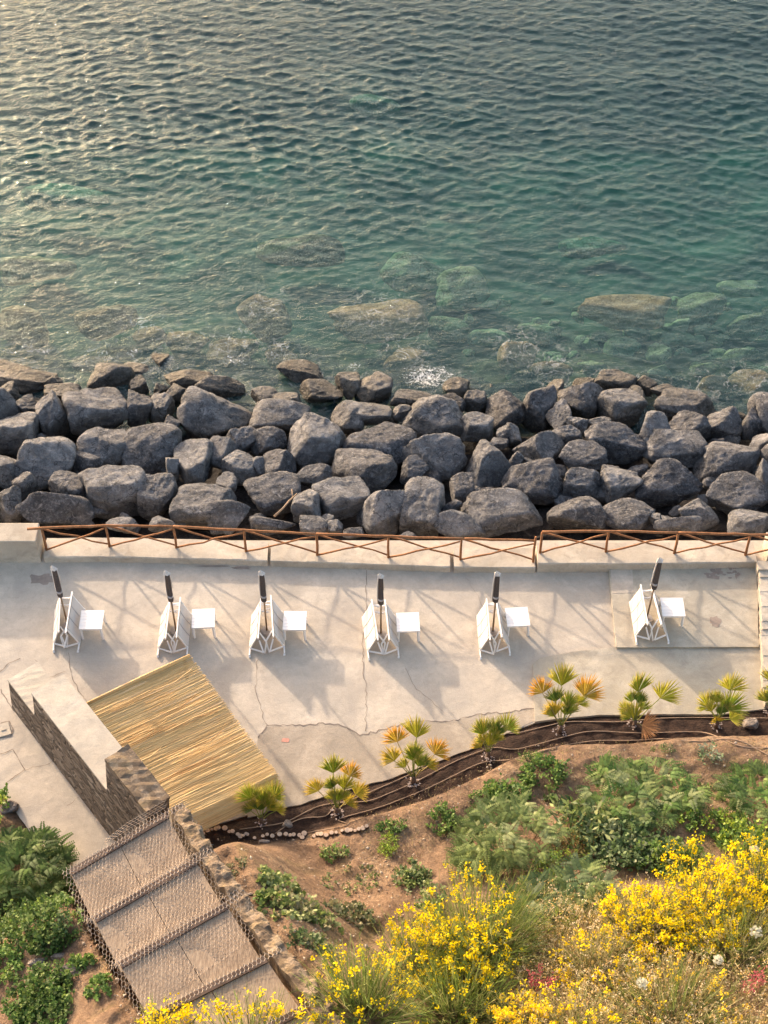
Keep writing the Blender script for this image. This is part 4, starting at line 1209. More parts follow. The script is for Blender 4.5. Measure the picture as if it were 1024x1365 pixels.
M['wood_gap_shade'] = mat_flat('timber_and_gap_shade', (0.10, 0.07, 0.055), 0.8, 0.3, 10)  # timber of the posts, also the dark of the gap bars
stt = thing('boarded_steps', 'broad brown boarded steps under wire netting, rising beside the stone wall at lower left', 'steps', tuple(SL[0]))
base = SL[0]
wdir = (SR[0] - SL[0]); wdir[2] = 0; wdir /= np.linalg.norm(wdir)
for i in range(len(SL) - 1):
    z = ST_Z[i]
    a, c_ = SL[i].copy(), SR[i].copy()
    d_, e_ = SL[i + 1].copy(), SR[i + 1].copy()
    for q in (a, c_, d_, e_): q[2] = z
    b = MB()
    m1_, m2_ = a + (c_ - a) * 0.5, d_ + (e_ - d_) * 0.5
    for (p0, p1, p2, p3, g0, g1) in ((a, m1_, m2_, d_, 0, 0.006), (m1_, c_, e_, m2_, 0.006, 0)):
        p0, p1, p2, p3 = p0 + wdir * g0, p1 - wdir * g1, p2 - wdir * g1, p3 + wdir * g0
        top = [p0, p1, p2, p3]
        b.add(top + [q - np.array([0, 0, 0.10]) for q in top], [(3, 2, 1, 0), (4, 5, 6, 7), (0, 1, 5, 4), (1, 2, 6, 5), (2, 3, 7, 6), (3, 0, 4, 7)])
    o = b.build('tread', M['boards'], stt, base)
    bm = bmesh.new(); bm.from_mesh(o.data); bmesh.ops.recalc_face_normals(bm, faces=bm.faces); bm.to_mesh(o.data); bm.free()
    b = MB()
    inn = (d_ - a); inn[2] = 0; inn /= np.linalg.norm(inn)
    b.bar(a + inn * 0.075 + np.array([0, 0, 0.015]), c_ + inn * 0.075 + np.array([0, 0, 0.015]), 0.12, 0.05)  # dark bar put in for the shaded gap at the step
    b.build('gap_shade_bar', M['wood_gap_shade'], stt, base)
for i in range(len(SL)):                            # posts and joists carrying the boards
    for q in (SL[i] + wdir * 0.12, SR[i] - wdir * 0.12):
        q = q + np.array([0.0, -0.05, 0])
        b = MB(); zg = min(float(hill(q[0], q[1])), q[2] - 0.3)
        b.tube([(q[0], q[1], zg - 0.1), (q[0], q[1], ST_Z[i] - 0.1)], 0.05, 8); b.build('post', M['wood_gap_shade'], stt, base, True)
# rubble kerb up the right side of the stairs
kerb = MB()
inn0 = (SL[-1] - SL[0]); inn0[2] = 0; inn0 /= np.linalg.norm(inn0)
KP = []
for i in range(len(SR) - 1):
    for j in range(24):
        q = SR[i] + (SR[i + 1] - SR[i]) * j / 24
        KP.append((q, ST_Z[i] + (ST_Z[i + 1] - ST_Z[i]) * j / 24))
NW = 9
V, F = [], []
for a_, (q, zz) in enumerate(KP):
    wv_ = 0.36 + 0.07 * float(vnoise(a_ * 0.19, 3.3))
    for b_ in range(NW + 1):
        f = b_ / NW
        c_ = q + wdir * (0.06 + wv_ * f)
        n1 = float(fbm(c_[0] * 5.5, c_[1] * 5.5, 4))
        ed = min(f, 1 - f) * 2
        V.append((c_[0] + 0.03 * n1, c_[1] + 0.03 * n1, zz + 0.04 + 0.14 * n1 - 0.09 * (1 - ed) ** 3 if 0 < b_ < NW else zz - 1.6))
for a_ in range(len(KP) - 1):
    for b_ in range(NW):
        o0 = a_ * (NW + 1) + b_
        F.append((o0, o0 + NW + 1, o0 + NW + 2, o0 + 1))
F.append(tuple(range(NW + 1)))
kerb.add(V, F)
o = kerb.build('rubble_kerb', M['rubble'], None, tuple(SR[0] + wdir * 0.3))
bm = bmesh.new(); bm.from_mesh(o.data); bmesh.ops.recalc_face_normals(bm, faces=bm.faces); bm.to_mesh(o.data); bm.free()
tag(o, 'crumbling brown rubble edging along the right side of the netted boarded steps', 'kerb')
# hexagonal wire netting laid over the steps
def net_z(s, t):
    """height of the net: s metres across from the left edge, t metres up the stairs"""
    L = np.linalg.norm((SL[1] - SL[0])[:2])
    return t
net = MB()
tot = 0
Wst = np.linalg.norm((SR[0] - SL[0])[:2])
# cumulative distance of step edges along the stairs
cum = [0]
for i in range(len(SL) - 1): cum.append(cum[-1] + np.linalg.norm(((SL[i + 1] + SR[i + 1]) / 2 - (SL[i] + SR[i]) / 2)[:2]))
cum = np.array(cum)
def net_pt(s, t):
    """s from -0.3 to W+0.45, t from 0 to end"""
    i = int(np.clip(np.searchsorted(cum, t, 'right') - 1, 0, len(cum) - 2))
    f = (t - cum[i]) / (cum[i + 1] - cum[i])
    l = SL[i] + (SL[i + 1] - SL[i]) * f; r_ = SR[i] + (SR[i + 1] - SR[i]) * f
    w = np.linalg.norm((r_ - l)[:2])
    p_ = l + wdir * s
    over = max(0, -s, s - w)
    zz = ST_Z[i] + 0.035
    if t < 0: zz = ST_Z[0] + 0.05
    # bulge at the step edges
    de = t - cum[i]; dn = cum[i + 1] - t
    zz += 0.06 * math.exp(-(de / 0.10) ** 2)
    if dn < 0.35: zz += (ST_Z[i + 1] - ST_Z[i]) * (1 - dn / 0.35) ** 2 * 0.9
    zz += 0.03 * math.sin(s * 3.1 + t * 2.3) + 0.02 * math.sin(s * 7 - t * 5)
    zz -= 0.45 * over if s < 0 else -0.12 * over
    wx, wy = 0.035 * float(vnoise(s * 4.1, t * 4.1)) + 0.05 * float(vnoise(s * 1.3, t * 1.3 + 9)), 0.035 * float(vnoise(s * 4.1 + 40, t * 4.1))
    return np.array([p_[0] + wx, p_[1] + wy, zz])
hx = 0.085
def hexnet(b, s0, s1, t0, t1, fn, r=0.0031, keep=1.0):
    """hexagon wires; each wire is a thin three-sided rod"""
    ns, nt_ = int((s1 - s0) / (hx * 0.866)), int((t1 - t0) / (hx * 1.5)) + 1
    for j in range(nt_):
        for i in range(ns):
            s = s0 + (i + (0.5 if j % 2 else 0)) * hx * 0.866 ; t = t0 + j * hx * 1.5 * 0.5 * 1.155
            if t > t1: continue
            A = (s, t); Bp = (s, t + hx * 0.5); Cp = (s + hx * 0.433, t + hx * 0.75 * 1.155); Dp = (s - hx * 0.433, t + hx * 0.75 * 1.155)
            for e0, e1 in ((A, Bp), (Bp, Cp), (Bp, Dp)):
                a_, c2 = fn(*e0), fn(*e1)
                d_ = c2 - a_; ln = np.linalg.norm(d_)
                if ln < 1e-6 or ln > 0.35: continue
                d_ /= ln
                s_ = np.cross(d_, (0, 0, 1.0)); s_ /= (np.linalg.norm(s_) + 1e-9); q_ = np.cross(s_, d_)
                o3 = [s_ * r, (-0.5 * s_ + 0.866 * q_) * r, (-0.5 * s_ - 0.866 * q_) * r]
                b.add([a_ + x for x in o3] + [c2 + x for x in o3], [(0, 1, 4, 3), (1, 2, 5, 4), (2, 0, 3, 5)])
hexnet(net, -0.12, Wst + 0.42, 0.0, cum[-1] - 0.2, net_pt)
nt_thing = thing('wire_netting', 'rusty hexagonal wire netting draped over the boarded steps steps', 'wire netting', tuple(base))
M['wire'] = mat_flat('rusty_wire', (0.38, 0.31, 0.25), 0.6, 0.3, 10)
net.build('net_sheet', M['wire'], nt_thing, base)
for i in range(len(SL) - 1):                        # rolled doubled strip at each step edge
    b = MB()
    hexnet(b, -0.1, Wst + 0.4, -0.03, 0.17, lambda s, t, i=i: np.array([*(SL[i] + (SR[i] - SL[i]) / np.linalg.norm(SR[i] - SL[i]) * s + inn0 * t)[:2], ST_Z[i] + 0.085 + 0.025 * math.sin(s * 5 + i)]), 0.005)
    b.build('rolled_strip', M['wire'], nt_thing, base)
b = MB()                                            # the net stands up at the foot of the stairs, against the stone wall
hexnet(b, Wst * 0.40, Wst + 0.10, 0.0, 0.42, lambda s, t: np.array([*(SL[0] + wdir * s - inn0 * 0.05)[:2], ST_Z[0] + 0.04 + t * (0.5 + 0.5 * min(1, (s / Wst - 0.38) * 4))]), 0.005)
b.build('upright_edge', M['wire'], nt_thing, base)

# ------------------------------------------------------------------ planting bed: edging, hoses, stones
log0 = None
LOGS = [(110, 663), (133, 655), (158, 640), (180, 628), (205, 625), (222, 620), (255, 620), (280, 642), (300, 642), (328, 657), (345, 668), (360, 668), (376, 656), (388, 660), (425, 680), (472, 670), (497, 660), (524, 668), (566, 657), (603, 660), (628, 662), (648, 660), (680, 662), (697, 675), (706, 655), (763, 668), (785, 660), (803, 656), (830, 665), (862, 652), (890, 650), (925, 640), (950, 635), (972, 632), (995, 635), (1018, 630), (1040, 622), (1062, 612)]
M['logend'] = mat_flat('log_end', (0.50, 0.38, 0.28), 0.9, 0.25, 25)
M['bark'] = mat_flat('bark', (0.12, 0.08, 0.055), 0.9, 0.3, 15)
for i, (x, y) in enumerate(LOGS):
    q = hit(240 + x / 4.267, 960 + y / 4.267)
    if log0 is None:
        t = thing('edging_log', 'small round pale log end set in the curved edging of the planting bed', 'log', q, 0, 'log ends edging the planting bed')
        b = MB(); b.tube([(0, 0, -0.15), (0, 0, 0.0), (0, 0, 0.072)], [0.047, 0.05, 0.048], 10); b.build('trunk', M['bark'], t)
        b = MB(); b.tube([(0, 0, 0.0725), (0, 0, 0.078), (0, 0, 0.082)], [0.046, 0.045, 0.040], 10); b.build('cut_face', M['logend'], t)
        log0 = t
    else:
        t = copy_tree(log0)
    s = rnd.uniform(0.7, 1.25)
    t.location = q; t.scale = (s, s, rnd.uniform(0.7, 1.3)); t.rotation_euler = (rnd.uniform(-.12, .12), rnd.uniform(-.12, .12), rnd.uniform(0, 6))
def hose(px, label, off=0.025):
    P = []
    for (u0, v0), (u1, v1) in zip(px[:-1], px[1:]):
        n = max(2, int(math.hypot(u1 - u0, v1 - v0) / 6))
        for i in range(n):
            t = i / n
            P.append((u0 + (u1 - u0) * t, v0 + (v1 - v0) * t))
    P.append(px[-1])
    P = np.array(P)
    for _ in range(3): P[1:-1] = (P[:-2] + 2 * P[1:-1] + P[2:]) / 4
    W = np.array([hit(u, v) for u, v in P])
    W[:, 2] += off
    for _ in range(3): W[1:-1] = (W[:-2] + 2 * W[1:-1] + W[2:]) / 4
    b = MB(); b.tube(W, 0.0105, 6)
    tag(b.build('irrigation_hose', M['hose'], None, W[0], True), label, 'hose', 'irrigation hoses in the planting bed')
M['hose'] = mat_flat('dusty_hose', (0.30, 0.215, 0.15), 0.6)
z6 = lambda x, y: (680 + x / 2.977, 860 + y / 2.977)
z4 = lambda x, y: (400 + x / 1.641, 860 + y / 1.641)
z5 = lambda x, y: (240 + x / 4.267, 960 + y / 4.267)
hose([z5(340, 625), z5(600, 590), z5(780, 490), z5(860, 478), z4(100, 345), z4(200, 303), z4(330, 243), z4(430, 190), z6(0, 360), z6(100, 335), z6(220, 305), z6(440, 308), z6(600, 292), z6(750, 290), z6(1080, 293)], 'irrigation hose nearest the concrete edge, running past the tops of the palm bases')
hose([z5(540, 650), z5(620, 590), z5(700, 553), z5(860, 560), z4(70, 345), z4(150, 345), z4(250, 302), z4(350, 250), z4(430, 220), z6(0, 425), z6(150, 385), z6(300, 343), z6(400, 345), z6(480, 352), z6(600, 350), z6(740, 345), z6(800, 350), z6(840, 375), z6(920, 412), z6(1080, 408)], 'middle irrigation hose snaking along the centre of the planting bed')
hose([z5(720, 645), z5(860, 622), z5(1000, 595), z4(70, 385), z4(180, 355), z4(280, 315), z4(400, 255), z6(0, 460), z6(200, 402), z6(340, 380), z6(500, 382), z6(620, 371), z6(700, 385), z6(780, 385), z6(860, 370), z6(920, 380), z6(970, 410), z6(1060, 460)], 'irrigation hose nearest the dry mound, along the lower side of the bed')
STONES = [(982, 949, 15, 11, 'pale angular stone at the far right of the planting bed'), (1000, 966, 22, 18, 'grey stone half sunk in the soil at the right end of the bed'), (352, 1123, 16, 8, 'flat brown stone below the log edging under the first palm'),
          (383, 1100, 16, 14, 'grey rounded stone in dark soil right of the first palm'), (97, 1297, 46, 24, 'large pale weathered rock on the bank left of the boarded steps'), (50, 1283, 26, 12, 'pale flat rock between the shrubs at lower left'),
          (12, 1078, 26, 22, 'whitish stone at the edge of the left path'), (80, 1276, 24, 12, 'small pale rock above the large weathered rock at lower left'), (488, 1262, 8, 7, 'small white stone on bare soil left of the yellow broom'), (445, 1200, 8, 6, 'tiny pale stone on the bare slope right of the boarded steps'),
          (334, 1192, 10, 5, 'flat pale stone among the low plants right of the boarded steps'), (318, 1258, 14, 22, 'grey stone in the right edge of the boarded steps netting')]
M['palestone'] = mat_rock('pale_stone', (0.24, 0.2, 0.17), (0.36, 0.31, 0.27), (0.5, 0.45, 0.4), True)
for i, (u, v, w, h, lab) in enumerate(STONES):
    seed += 1
    make_rock('stone', lab, 'stone', hit(u, v), w, h, 'facet', M['palestone'], seed, lo=True)

# ------------------------------------------------------------------ plants
def rot_to(d):
    d = np.asarray(d, float); d = d / np.linalg.norm(d)
    s = np.cross(d, (0, 0, 1.0)); s /= (np.linalg.norm(s) + 1e-9)
    return d, s, np.cross(s, d)
def make_palm(u, v, fans, label, zoff=0.0):
    """fans: (du, dv, radius_px, colour) of every leaf fan's centre relative to the foot, in photo pixels"""
    Bp = hit(u, v)
    s = scale_at(Bp)
    t = thing('fan_palm', label, 'palm', Bp, 0, 'young fan palms in the planting bed')
    b = MB(); hgt = 0.20
    b.tube([(0, 0, -0.05), (0, 0, 0.06), (0, 0, hgt)], [0.06, 0.055, 0.035], 8); b.build('trunk', M['bark'], t, None, True)
    fans = [(du * 0.92, dv * 0.95, rp, c_) for du, dv, rp, c_ in fans] + [(rnd.uniform(-9, 9), -34 + rnd.uniform(-8, 4), 15, 'g'), (rnd.uniform(-16, -6), -24, 13, 'y'), (rnd.uniform(6, 16), -26, 13, 'g')]
    for (du, dv, rp, colr) in fans:
        # petiole tip: spread in height and towards/away from the viewer so that the projection matches
        up_px = -dv / s
        rad = abs(du) / s
        z = max(0.22, min(0.95, up_px * 0.95 + 0.05))
        y = (up_px - z * math.cos(R(57))) / math.sin(R(57))
        tip = np.array([du / s, y, z])
        ax = tip - np.array([0, 0, 0.12]); ax /= np.linalg.norm(ax)
        ax = ax + np.array([0, 0, 0.25]); ax /= np.linalg.norm(ax)
        view = np.array([0, -math.cos(R(57)), math.sin(R(57))])
        nrm = view - ax * np.dot(view, ax); nrm /= np.linalg.norm(nrm)
        nrm = nrm + np.array([rnd.uniform(-.35, .35), rnd.uniform(-.35, .35), rnd.uniform(-.1, .4)]); nrm -= ax * np.dot(nrm, ax); nrm /= np.linalg.norm(nrm)
        sd_ = np.cross(nrm, ax)
        r = 0.97 * rp / s
        n = 52; spread_ = 46 if abs(du) < 14 else 62
        Q, T = [], []
        base_c = {'g': (0.27, 0.36, 0.035), 'y': (0.46, 0.47, 0.045), 'd': (0.12, 0.20, 0.03), 'o': (0.50, 0.36, 0.05), 'a': (0.46, 0.40, 0.045), 'b': (0.48, 0.25, 0.11)}[colr]
        hub = tip - ax * r * 0.45
        for i in range(n):
            a = R(spread_ * (2 * i / (n - 1) - 1)) + rnd.uniform(-0.05, 0.05)
            L = r * 1.65 * (0.52 + 0.48 * math.cos(a * 0.8)) * rnd.uniform(0.86, 1.08)
            d = ax * math.cos(a) + sd_ * math.sin(a)
            cup = 0.45 * abs(math.sin(a))
            d = d + nrm * cup; d /= np.linalg.norm(d)
            w = np.cross(nrm, d); w /= np.linalg.norm(w)
            w = w + nrm * (0.45 if i % 2 else -0.45)
            droop = np.array([0, 0, -1]) * L * rnd.uniform(0.0, 0.12)
            m = hub + d * L * 0.55
            tp = hub + d * L + droop
            hw = L * 0.023
            col = np.array(base_c) * rnd.uniform(0.75, 1.25)
            if colr in 'gy' and rnd.random() < 0.18: col = np.array((0.50, 0.42, 0.06))
            tipc = col * 0.5 + 0.5 * np.array((0.55, 0.42, 0.12)) if colr in 'gyd' else (np.array((0.70, 0.36, 0.05)) if colr == 'o' else np.array((0.62, 0.44, 0.06)) if colr == 'a' else col)
            Q.append([hub, m - w * hw, m + w * hw]); T.append(col)
            Q.append([m - w * hw, tp, m + w * hw]); T.append(tipc * 0.75 + col * 0.25)
        lf = quads_obj('leaf', np.array(Q), M['leaf'], t, None, np.array(T))
        b = MB()
        c_ = np.array([0, 0, 0.13])
        mid = (c_ + hub) / 2 + np.array([0, 0, 0.05])
        b.tube([c_, mid, hub, hub + ax * 0.03], [0.013, 0.010, 0.008, 0.006], 5, 0, (0.30, 0.33, 0.08) if colr in 'gyd' else (0.45, 0.38, 0.14))
        b.build('leaf_stalk', M['leaf'], lf, None, True, True)
    # whitish cut leaf bases lying round the foot
    Q, T = [], []
    for i in range(26):
        a = rnd.uniform(0, 6.28); rr = rnd.uniform(0.03, 0.15)
        c_ = np.array([rr * math.cos(a), rr * math.sin(a), rnd.uniform(0.02, 0.12)])
        d = np.array([math.cos(a), math.sin(a), rnd.uniform(-0.3, 0.5)]) * rnd.uniform(0.03, 0.055)
        w = np.cross(d, (0, 0, 1)) * 0.3
        Q.append([c_ - w, c_ + d * 0.6 - w * 1.5, c_ + d, c_ + w]); T.append(np.array((0.55, 0.46, 0.42)) * rnd.uniform(0.5, 1.2))
    quads_obj('dry_leaf_scraps', np.array(Q), M['petal'], t, None, np.array(T))
    return t
make_palm(349, 1098, [(-17, -42, 20, 'g'), (5, -36, 20, 'g'), (22, -44, 20, 'g'), (-2, -25, 15, 'd'), (14, -24, 15, 'y'), (-18, -22, 12, 'd'), (26, -22, 12, 'y')], 'all-green fan palm at the lower corner of the reed mat')
make_palm(449, 1085, [(-5, -66, 22, 'g'), (22, -60, 18, 'o'), (13, -42, 19, 'y'), (-30, -38, 17, 'a'), (33, -32, 17, 'a'), (2, -25, 15, 'g'), (18, -18, 13, 'a'), (-9, -40, 13, 'd')], 'fan palm with an orange-tipped upper leaf, second palm from the left')
make_palm(551, 1043, [(5, -72, 24, 'y'), (-26, -64, 20, 'o'), (-32, -36, 18, 'a'), (35, -46, 20, 'o'), (0, -42, 19, 'g'), (14, -30, 16, 'd'), (24, -26, 13, 'a')], 'tall fan palm with an orange leaf on either side, third from the left')
make_palm(651, 1010, [(-10, -40, 20, 'g'), (10, -40, 20, 'd'), (29, -46, 19, 'g'), (0, -22, 15, 'y'), (-14, -18, 13, 'a'), (6, -30, 14, 'y')], 'low bushy green fan palm, fourth from the left')
make_palm(747, 975, [(0, -73, 24, 'y'), (-31, -60, 19, 'o'), (37, -57, 24, 'o'), (-10, -48, 18, 'd'), (10, -42, 17, 'g'), (-12, -28, 18, 'a'), (28, -42, 14, 'y'), (12, -30, 14, 'd')], 'largest fan palm with bright orange leaves left and right, by the grey slab corner')
make_palm(846, 968, [(2, -56, 22, 'g'), (5, -38, 15, 'd'), (40, -46, 23, 'y'), (-4, -18, 20, 'y'), (16, 0, 20, 'b'), (-12, -14, 13, 'g')], 'sparse fan palm with a dead brown leaf hanging at its foot')
make_palm(955, 968, [(17, -58, 22, 'y'), (-18, -32, 20, 'y'), (19, -30, 24, 'g'), (4, -22, 15, 'd'), (24, -12, 14, 'y'), (-2, -8, 12, 'a')], 'full yellow-green fan palm near the right end of the bed')
make_palm(1026, 955, [(0, -54, 22, 'y'), (18, -36, 20, 'g'), (-10, -26, 16, 'g')], 'fan palm cut off by the right edge of the picture')

def leaf_cloud(name, label, u, v, wpx, dpx, h, n, size, cols, kind='oval', cat='shrub', group=None, tilt=0.6):
    """a plant: leaves spread through a low uneven dome, grouped in sprigs; wpx, dpx: photo pixels across and along the slope"""
    Bp = hit(u, v)
    s = scale_at(Bp)
    rx, ry = wpx / s / 2, dpx / s / 2 / 0.86
    t = thing(name, label, cat, Bp, 0, group)
    r = np.random.default_rng(abs(hash((int(u), int(v)))) % 10000)
    nsp = max(5, n // 14)
    Q, T = [], []
    stem = MB()
    off = r.uniform(0, 100)
    for i in range(nsp):
        a = r.uniform(0, 6.283); rr = r.uniform(0, 1) ** 0.55 * (0.75 + 0.6 * vnoise(math.cos(a) * 1.5 + off, math.sin(a) * 1.5 + off))
        x, y = rx * rr * math.cos(a), ry * rr * math.sin(a)
        zg = float(hill(Bp[0] + x, Bp[1] + y)) - Bp[2]
        top = h * (1 - 0.75 * rr ** 2) * (0.55 + 0.9 * abs(vnoise(x * 2.2 + off, y * 2.2) + 0.4)) * r.uniform(0.7, 1.1)
        hd = np.array([math.cos(a) * rr * 0.8 + r.normal() * 0.3, math.sin(a) * rr * 0.8 + r.normal() * 0.3, 0.8]); hd /= np.linalg.norm(hd)
        base_ = np.array([x, y, zg])
        tip = base_ + hd * max(0.05, top)
        if i % 3 == 0: stem.tube([base_ - np.array([0, 0, 0.03]), (base_ + tip) / 2, tip], [0.008, 0.006, 0.003], 4, 0, (0.16, 0.13, 0.06), False)
        cbase = np.array(cols[r.integers(len(cols))])
        m = n // nsp
        if kind == 'fern':
            # two or three arching fronds of paired leaflets
            for f in range(3):
                fa = a + r.normal() * 1.2
                dir_ = np.array([math.cos(fa), math.sin(fa), r.uniform(0.05, 0.5)]); dir_ /= np.linalg.norm(dir_)
                L = size * r.uniform(2.8, 4.4)
                side = np.cross(dir_, (0, 0, 1)); side /= np.linalg.norm(side)
                for q in range(1, 9):
                    c_ = tip + dir_ * L * q / 8 - np.array([0, 0, 0.35 * L * (q / 8) ** 2])
                    for sg in (-1, 1):
                        d = (side * sg + dir_ * 0.45 + np.array([0, 0, -0.15])); d /= np.linalg.norm(d)
                        ln = size * (1.25 - 0.09 * q)
                        w = np.cross(d, np.cross(dir_, side) * -1); w = w / (np.linalg.norm(w) + 1e-9) * ln * 0.30
                        Q.append([c_, c_ + d * ln * 0.5 - w, c_ + d * ln, c_ + d * ln * 0.5 + w]); T.append(cbase * r.uniform(0.75, 1.3))
        else:
            asp = {'oval': 0.38, 'narrow': 0.16, 'round': 0.5, 'tuft': 0.07}[kind]
            for q in range(m):
                if kind == 'tuft':
                    c_ = base_ + r.normal(size=3) * np.array([0.03, 0.03, 0.0])
                    d = hd + r.normal(size=3) * 0.25; ln = top * r.uniform(0.7, 1.2) + 0.03
                else:
                    c_ = base_ + (tip - base_) * r.uniform(0.35, 1.0) + r.normal(size=3) * size * 0.5
                    d = r.normal(size=3) + hd * 0.7; d[2] = d[2] * tilt + 0.15; ln = size * r.uniform(0.7, 1.4)
                d /= np.linalg.norm(d)
                w = np.cross(d, r.normal(size=3) * 0.5 + np.array([0, 0, 1.0])); w = w / (np.linalg.norm(w) + 1e-9)
                w, nr = np.cross(d, np.cross(w, d)), None
                w = w / (np.linalg.norm(w) + 1e-9) * ln * asp
                Q.append([c_, c_ + d * ln * 0.5 - w, c_ + d * ln, c_ + d * ln * 0.5 + w]); T.append(cbase * r.uniform(0.7, 1.35))
    quads_obj('foliage', np.array(Q), M['leaf'], t, None, np.array(T))
    if stem.v: stem.build('stems', M['leaf'], t, None, False, True)
    return t
G1 = [(0.109, 0.196, 0.043), (0.145, 0.246, 0.051), (0.080, 0.145, 0.036), (0.189, 0.275, 0.065)]
G2 = [(0.19, 0.25, 0.075), (0.25, 0.31, 0.10), (0.13, 0.18, 0.05), (0.31, 0.35, 0.15)]
G3 = [(0.275, 0.377, 0.043), (0.348, 0.435, 0.058), (0.189, 0.290, 0.043)]
G4 = [(0.087, 0.145, 0.051), (0.123, 0.181, 0.072), (0.058, 0.102, 0.036), (0.232, 0.275, 0.145)]
G5 = [(0.189, 0.189, 0.102), (0.145, 0.174, 0.072), (0.261, 0.246, 0.131), (0.116, 0.145, 0.065)]
lc = leaf_cloud
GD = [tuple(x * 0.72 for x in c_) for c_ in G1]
lc('leafy_shrub', 'low bright green leafy shrub on the crest of the dry mound', 727, 1034, 66, 34, 0.35, 900, 0.06, G1)
lc('leafy_shrub', 'bushy mid-green shrub left of the big pale fern-leaved shrub', 674, 1068, 58, 50, 0.45, 900, 0.075, G1)
lc('grass_tuft', 'small green tuft above the crest shrub beside the bed', 708, 1012, 40, 14, 0.14, 350, 0.05, G1, 'narrow', 'plant')
lc('fern_shrub', 'large pale green fern-leaved shrub in the middle of the slope', 668, 1128, 150, 96, 0.6, 1700, 0.085, G2, 'fern')
lc('fern_shrub', 'big dark green shrub with feathery leaves at right of the slope', 850, 1072, 160, 84, 0.75, 1900, 0.085, G1 + G2, 'fern')
lc('long_leaved_plant', 'silvery plant with long strap leaves left of the big dark shrub', 785, 1104, 84, 60, 0.55, 700, 0.17, G2 + G4, 'narrow')
lc('leafy_shrub', 'dark shaded shrub with silvery leaf tips below the strap-leaved plant', 832, 1132, 140, 76, 0.55, 1800, 0.085, G4)
lc('fern_shrub', 'silvery green shrub at the right edge of the slope', 1005, 1066, 64, 60, 0.6, 900, 0.08, G2 + G1, 'fern')
lc('ground_plant', 'bright green carpet plant left of the right edge shrub', 950, 1098, 120, 40, 0.22, 1500, 0.05, G1 + G3, 'oval', 'plant')
lc('ground_plant', 'thin green patch on bare soil at right above the carpet plant', 945, 1058, 100, 34, 0.10, 500, 0.045, G1 + G5, 'oval', 'plant')
lc('spurge', 'bright yellow-green spurge right of the tall yellow broom', 742, 1162, 100, 66, 0.45, 1600, 0.05, G3 + G1, 'narrow', 'shrub')
lc('spurge', 'yellowish brown bush between the spurge and the strap-leaved plant', 768, 1128, 70, 44, 0.35, 900, 0.05, [(0.30, 0.17, 0.05), (0.2, 0.19, 0.05), (0.27, 0.24, 0.07)], 'narrow', 'shrub')
lc('leafy_shrub', 'dark green shrub behind the right-hand yellow broom', 890, 1148, 110, 50, 0.5, 1500, 0.07, G4 + G1)
lc('fern_shrub', 'dark frond plant right of the tall yellow broom', 715, 1212, 70, 46, 0.5, 500, 0.09, G4, 'fern')
lc('leafy_shrub', 'bright green shrub at the far right behind the broom flowers', 990, 1122, 90, 40, 0.45, 1400, 0.06, G1 + G3)
lc('succulent', 'small silvery green rosette plant below the right palms', 946, 1007, 24, 20, 0.22, 160, 0.09, [(0.17, 0.24, 0.12), (0.12, 0.19, 0.09), (0.3, 0.34, 0.24)], 'narrow', 'plant')
lc('grass_tuft', 'small green tuft in the middle of the mound top', 820, 1018, 22, 16, 0.14, 220, 0.05, G1, 'narrow', 'plant')
lc('grass_tuft', 'faint green tuft at the mound top below the dead palm leaf', 884, 1000, 36, 12, 0.10, 250, 0.05, G1 + G5, 'narrow', 'plant')
lc('ground_plant', 'narrow green strip of plants running down the mound side', 592, 1095, 48, 46, 0.2, 650, 0.055, G1, 'oval', 'plant')
lc('ground_plant', 'yellow-green strip of plants under the mound, below the third palm', 518, 1128, 30, 34, 0.16, 600, 0.05, G3, 'narrow', 'plant')
lc('ground_plant', 'green patch at the foot of the mound beside the yellow-green strip', 522, 1102, 38, 18, 0.12, 350, 0.05, G1, 'oval', 'plant')
lc('ground_plant', 'grey-green patch under the crest left of the big fern-leaved shrub', 548, 1168, 56, 50, 0.22, 750, 0.06, G2 + G4, 'oval', 'plant')
lc('ground_plant', 'grey-green creeping patch below the log edging, nearest the boarded steps', 372, 1178, 80, 34, 0.12, 600, 0.07, G2, 'round', 'plant')
lc('ground_plant', 'wide mottled creeping patch on the bare slope right of the boarded steps', 402, 1218, 120, 56, 0.24, 1100, 0.07, G5 + G2, 'round', 'plant')
lc('ground_plant', 'small creeping patch just below the log edging in the middle', 447, 1138, 50, 20, 0.12, 350, 0.05, G2 + G1, 'oval', 'plant')
lc('ground_plant', 'dim brownish-green creeping patch left of the tall yellow broom', 470, 1222, 80, 44, 0.2, 600, 0.06, G5, 'round', 'plant')
lc('ground_plant', 'small shaded creeping patch low on the slope beside the broom', 418, 1256, 70, 34, 0.2, 450, 0.06, G5 + G4, 'round', 'plant')
lc('ground_plant', 'grey-green low plant against the left foot of the tall broom', 578, 1200, 40, 36, 0.3, 450, 0.06, G2 + G4, 'oval', 'plant')
lc('ground_plant', 'single creeping patch at the left end of the bare slope', 360, 1200, 50, 22, 0.12, 300, 0.06, G2 + G1, 'round', 'plant')
lc('ground_plant', 'small weed on the bare soil between the shrubs of the slope', 737, 1070, 24, 18, 0.14, 200, 0.05, G1 + G2, 'oval', 'plant')
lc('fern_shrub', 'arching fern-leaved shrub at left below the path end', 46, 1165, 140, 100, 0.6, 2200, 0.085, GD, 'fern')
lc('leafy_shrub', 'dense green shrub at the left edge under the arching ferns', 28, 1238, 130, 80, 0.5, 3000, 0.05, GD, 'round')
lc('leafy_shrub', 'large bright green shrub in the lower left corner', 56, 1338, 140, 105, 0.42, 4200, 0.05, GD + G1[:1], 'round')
lc('leafy_shrub', 'small green shrub close to the boarded steps netting at lower left', 132, 1318, 36, 34, 0.25, 450, 0.05, G1, 'round')
